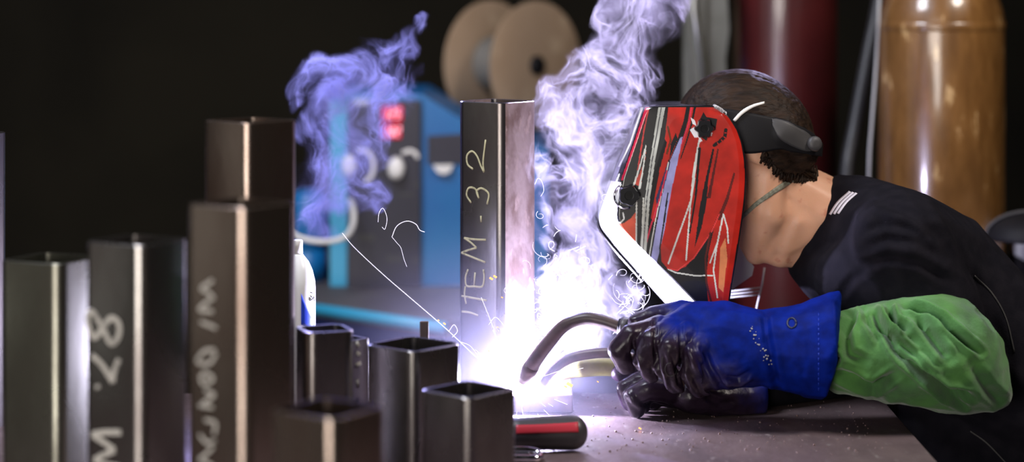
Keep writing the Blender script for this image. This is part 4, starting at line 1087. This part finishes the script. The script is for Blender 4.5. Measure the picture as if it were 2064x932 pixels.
tag(link('embers', bm, M['ember']), 'scattered small orange glowing embers near the arc', 'embers', kind='stuff')

# ------------------------------------------------------------------ smoke
def smoke(name, blobs, dens, label, Yc, col=(.74, .72, 1.0), nscale=19, thick=.9, base=.25, wisp=1.5, vox=.016, warp=.05, soft=.55, an=.3, growth=1.18):
    cs = [(P(a, b, Yc + dy), r_ * Yc / F) for a, b, r_, dy in blobs]
    bm = bmesh.new()
    for c_, r_ in cs: bmesh.ops.create_icosphere(bm, subdivisions=3, radius=r_ * growth, matrix=Matrix.Translation(c_) @ Matrix.Diagonal((1, thick, 1, 1)))
    me = remesh(bm, vox, 3)
    m, nt, out = nt_of(name + '_volume'); N = nt.nodes; L = nt.links
    vp = N.new('ShaderNodeVolumePrincipled')
    vp.inputs['Color'].default_value = (*col, 1); vp.inputs['Anisotropy'].default_value = an
    L.new(vp.outputs[0], out.inputs['Volume'])
    gm = N.new('ShaderNodeNewGeometry')
    def math_(op, a, b_=None, c_=None, clamp=False):
        n = N.new('ShaderNodeMath'); n.operation = op; n.use_clamp = clamp
        for k, x in enumerate((a, b_, c_)):
            if x is None: continue
            if isinstance(x, (int, float)): n.inputs[k].default_value = x
            else: L.new(x, n.inputs[k])
        return n.outputs[0]
    wn = N.new('ShaderNodeTexNoise'); wn.inputs['Scale'].default_value = 9; wn.inputs['Detail'].default_value = 2; L.new(gm.outputs['Position'], wn.inputs['Vector'])
    ws = N.new('ShaderNodeVectorMath'); ws.operation = 'SUBTRACT'; ws.inputs[1].default_value = (.5, .5, .5); L.new(wn.outputs['Color'], ws.inputs[0])
    wm = N.new('ShaderNodeVectorMath'); wm.operation = 'SCALE'; wm.inputs['Scale'].default_value = warp * 4; L.new(ws.outputs[0], wm.inputs[0])
    wa = N.new('ShaderNodeVectorMath'); wa.operation = 'ADD'; L.new(gm.outputs['Position'], wa.inputs[0]); L.new(wm.outputs[0], wa.inputs[1])
    E = None
    for c_, r_ in cs:
        d = N.new('ShaderNodeVectorMath'); d.operation = 'SUBTRACT'; L.new(wa.outputs[0], d.inputs[0]); d.inputs[1].default_value = c_
        s = N.new('ShaderNodeVectorMath'); s.operation = 'MULTIPLY'; s.inputs[1].default_value = (1 / r_, 1 / (r_ * thick), 1 / r_); L.new(d.outputs[0], s.inputs[0])
        q = N.new('ShaderNodeVectorMath'); q.operation = 'LENGTH'; L.new(s.outputs[0], q.inputs[0])
        e = math_('SUBTRACT', 1.0, q.outputs['Value'])
        E = e if E is None else math_('SMOOTH_MAX', E, e, .12)
    sm = N.new('ShaderNodeMapRange'); sm.interpolation_type = 'SMOOTHSTEP'; sm.inputs[1].default_value = 0; sm.inputs[2].default_value = soft; L.new(E, sm.inputs[0])
    if wisp > 0:
        mp = N.new('ShaderNodeMapping'); mp.inputs['Scale'].default_value = (1, 1, .62); L.new(wa.outputs[0], mp.inputs[0])
        n1 = N.new('ShaderNodeTexNoise'); n1.inputs['Scale'].default_value = nscale; n1.inputs['Detail'].default_value = 4.5; n1.inputs['Roughness'].default_value = .55; n1.inputs['Distortion'].default_value = 1.1
        L.new(mp.outputs[0], n1.inputs['Vector'])
        rg = math_('ABSOLUTE', math_('SUBTRACT', n1.outputs['Fac'], .5))
        rg = math_('SUBTRACT', 1.0, math_('MULTIPLY', rg, 17), clamp=True)
        rg = math_('MULTIPLY', rg, rg)
        n2 = N.new('ShaderNodeTexNoise'); n2.inputs['Scale'].default_value = nscale * .55; n2.inputs['Detail'].default_value = 3; L.new(mp.outputs[0], n2.inputs['Vector'])
        lo = N.new('ShaderNodeMapRange'); lo.interpolation_type = 'SMOOTHSTEP'; lo.inputs[1].default_value = .46; lo.inputs[2].default_value = .66; L.new(n2.outputs['Fac'], lo.inputs[0])
        body_ = math_('MULTIPLY_ADD', lo.outputs[0], 1.0, base * .25)
        rw = math_('MULTIPLY', rg, math_('MULTIPLY_ADD', lo.outputs[0], 1.0, .35))
        tot = math_('ADD', math_('MULTIPLY', body_, base), math_('MULTIPLY', rw, wisp))
        dn = math_('MULTIPLY', math_('MULTIPLY', tot, sm.outputs[0]), dens)
    else:
        dn = math_('MULTIPLY', sm.outputs[0], dens)
    L.new(dn, vp.inputs['Density'])
    o = link_me(name, me, m); tag(o, label, 'smoke', kind='stuff')
    return o
smoke('smoke', [(1090, 650, 45, .02), (1120, 610, 65, 0), (1190, 620, 75, .0), (1245, 600, 55, .02), (1130, 550, 70, 0), (1200, 520, 75, 0), (1192, 440, 85, .01), (1125, 400, 60, 0), (1190, 340, 95, 0),
                (1250, 270, 85, .0), (1165, 240, 90, 0), (1105, 205, 55, -.02), (1205, 150, 85, 0), (1268, 110, 85, 0), (1290, 30, 85, 0), (1325, -50, 85, 0), (1090, 330, 45, -.05), (1180, 685, 50, .03), (1080, 470, 35, 0)],
      80, 'dense lavender smoke rising from the arc between the ITEM-32 tube and the helmet', 3.76, col=(.90, .86, 1.0), base=.13)
smoke('smoke', [(645, 430, 60, 0), (655, 350, 80, 0), (705, 300, 85, 0), (612, 160, 42, 0), (645, 125, 45, 0), (705, 130, 62, 0), (765, 105, 62, 0), (822, 95, 45, 0), (852, 45, 26, 0), (760, 195, 75, 0), (815, 180, 50, 0),
                (690, 215, 75, 0), (735, 380, 55, 0), (598, 200, 28, 0), (625, 270, 50, 0)],
      60, 'drifting blue-violet smoke cloud in front of the wire feeder, left of the ITEM-32 tube', 3.86, col=(.62, .62, 1.0), base=.26)
smoke('smoke', [(1195, 655, 62, 0), (1245, 615, 50, 0), (1150, 690, 45, .01), (1130, 640, 55, .02), (1185, 590, 50, 0)], 20, 'bright lowest puff of smoke behind the torch neck', 3.76, col=(.88, .86, 1.0), base=.7, wisp=1.0)
smoke('fume', [(1040, 785, 105, .03)], 2.4, 'bright inner fume right at the welding arc', 3.66, wisp=0, vox=.012, warp=0, soft=1.0, an=.0, growth=1.0)
smoke('fume', [(1000, 800, 410, .0)], .5, 'faint glowing fume haze around the welding arc', 3.655, wisp=0, vox=.03, warp=0, soft=1.0, an=.0, growth=1.0)

# ------------------------------------------------------------------ light
def light(kind, name, loc, energy, col, size=.1, size_y=None, target=None):
    l = bpy.data.lights.new(name, kind); l.energy = energy; l.color = col
    if kind == 'AREA':
        l.size = size
        if size_y: l.shape = 'RECTANGLE'; l.size_y = size_y
    else: l.shadow_soft_size = size
    o = bpy.data.objects.new(name, l); COL.objects.link(o); o.location = loc
    if target is not None: o.rotation_euler = (Vector(target) - Vector(loc)).to_track_quat('-Z', 'Y').to_euler()
    return o
light('POINT', 'arc_lamp', AP + Vector((.006, -.019, .014)), 54.0, (.72, .70, 1.0), .008)
light('AREA', 'open_door_daylight', (-2.0, -1.95, 1.30), 235, (1.0, .93, .86), 2.8, 2.5, (-2.0, 3.4, 1.30))
light('AREA', 'ceiling_lamp_right', (1.7, 2.9, 3.1), 42, (1.0, .90, .80), .7, .5, (.6, 3.6, 1.1))
def spot(name, loc, target, energy, col, ang, blend=.6, r=.08):
    o = light('SPOT', name, loc, energy, col, r, target=target); o.data.spot_size = math.radians(ang); o.data.spot_blend = blend; return o
light('AREA', 'left_fill_light', (-4.1, 2.1, 1.3), 4, (1.0, .96, .88), 2.2, 1.6, (0, 2.1, 1.3))  # added unseen area light, lifts the tubes' left faces
spot('smoke_fill_left', (-1.1, 6.9, 3.2), P(715, 260, 3.86), 1100, (.42, .42, 1.0), 11)  # unseen spot added to backlight the left smoke cloud
spot('smoke_fill_right', (1.7, 6.9, 3.2), P(1160, 290, 3.76), 1900, (.66, .60, 1.0), 9.5)  # same kind of added backlight, brightens the right plume
light('AREA', 'feeder_fill_light', (-.9, 3.2, 3.1), 70, (.85, .88, 1.0), .8, .8, (-.2, 5.2, 1.3))  # added overhead fill, unseen, to brighten feeder and spool
w = bpy.data.worlds.new('World'); SC.world = w; w.use_nodes = True
w.node_tree.nodes['Background'].inputs[0].default_value = (.5, .5, .6, 1); w.node_tree.nodes['Background'].inputs[1].default_value = .02

# ------------------------------------------------------------------ camera
cd = bpy.data.cameras.new('camera'); cam = bpy.data.objects.new('camera', cd); COL.objects.link(cam)
cam.location = CAM; cam.rotation_euler = (math.pi / 2, 0, 0)
cd.sensor_width = 36; cd.lens = F / 2064 * 36; cd.shift_y = -(466 - HOR) / 2064
cd.clip_start = .05; cd.clip_end = 50
cd.dof.use_dof = True; cd.dof.focus_distance = 3.58; cd.dof.aperture_fstop = 1.7
SC.camera = cam
vs = SC.view_settings
vs.view_transform = 'Standard'; vs.look = 'None'; vs.exposure = 0; vs.gamma = 1; vs.use_curve_mapping = False
cy = SC.cycles
cy.use_denoising = True; cy.max_bounces = 6; cy.diffuse_bounces = 3; cy.glossy_bounces = 3; cy.transparent_max_bounces = 16; cy.volume_bounces = 1
cy.volume_step_rate = .5; cy.volume_max_steps = 128; cy.caustics_reflective = False; cy.caustics_refractive = False
cy.sample_clamp_indirect = 4
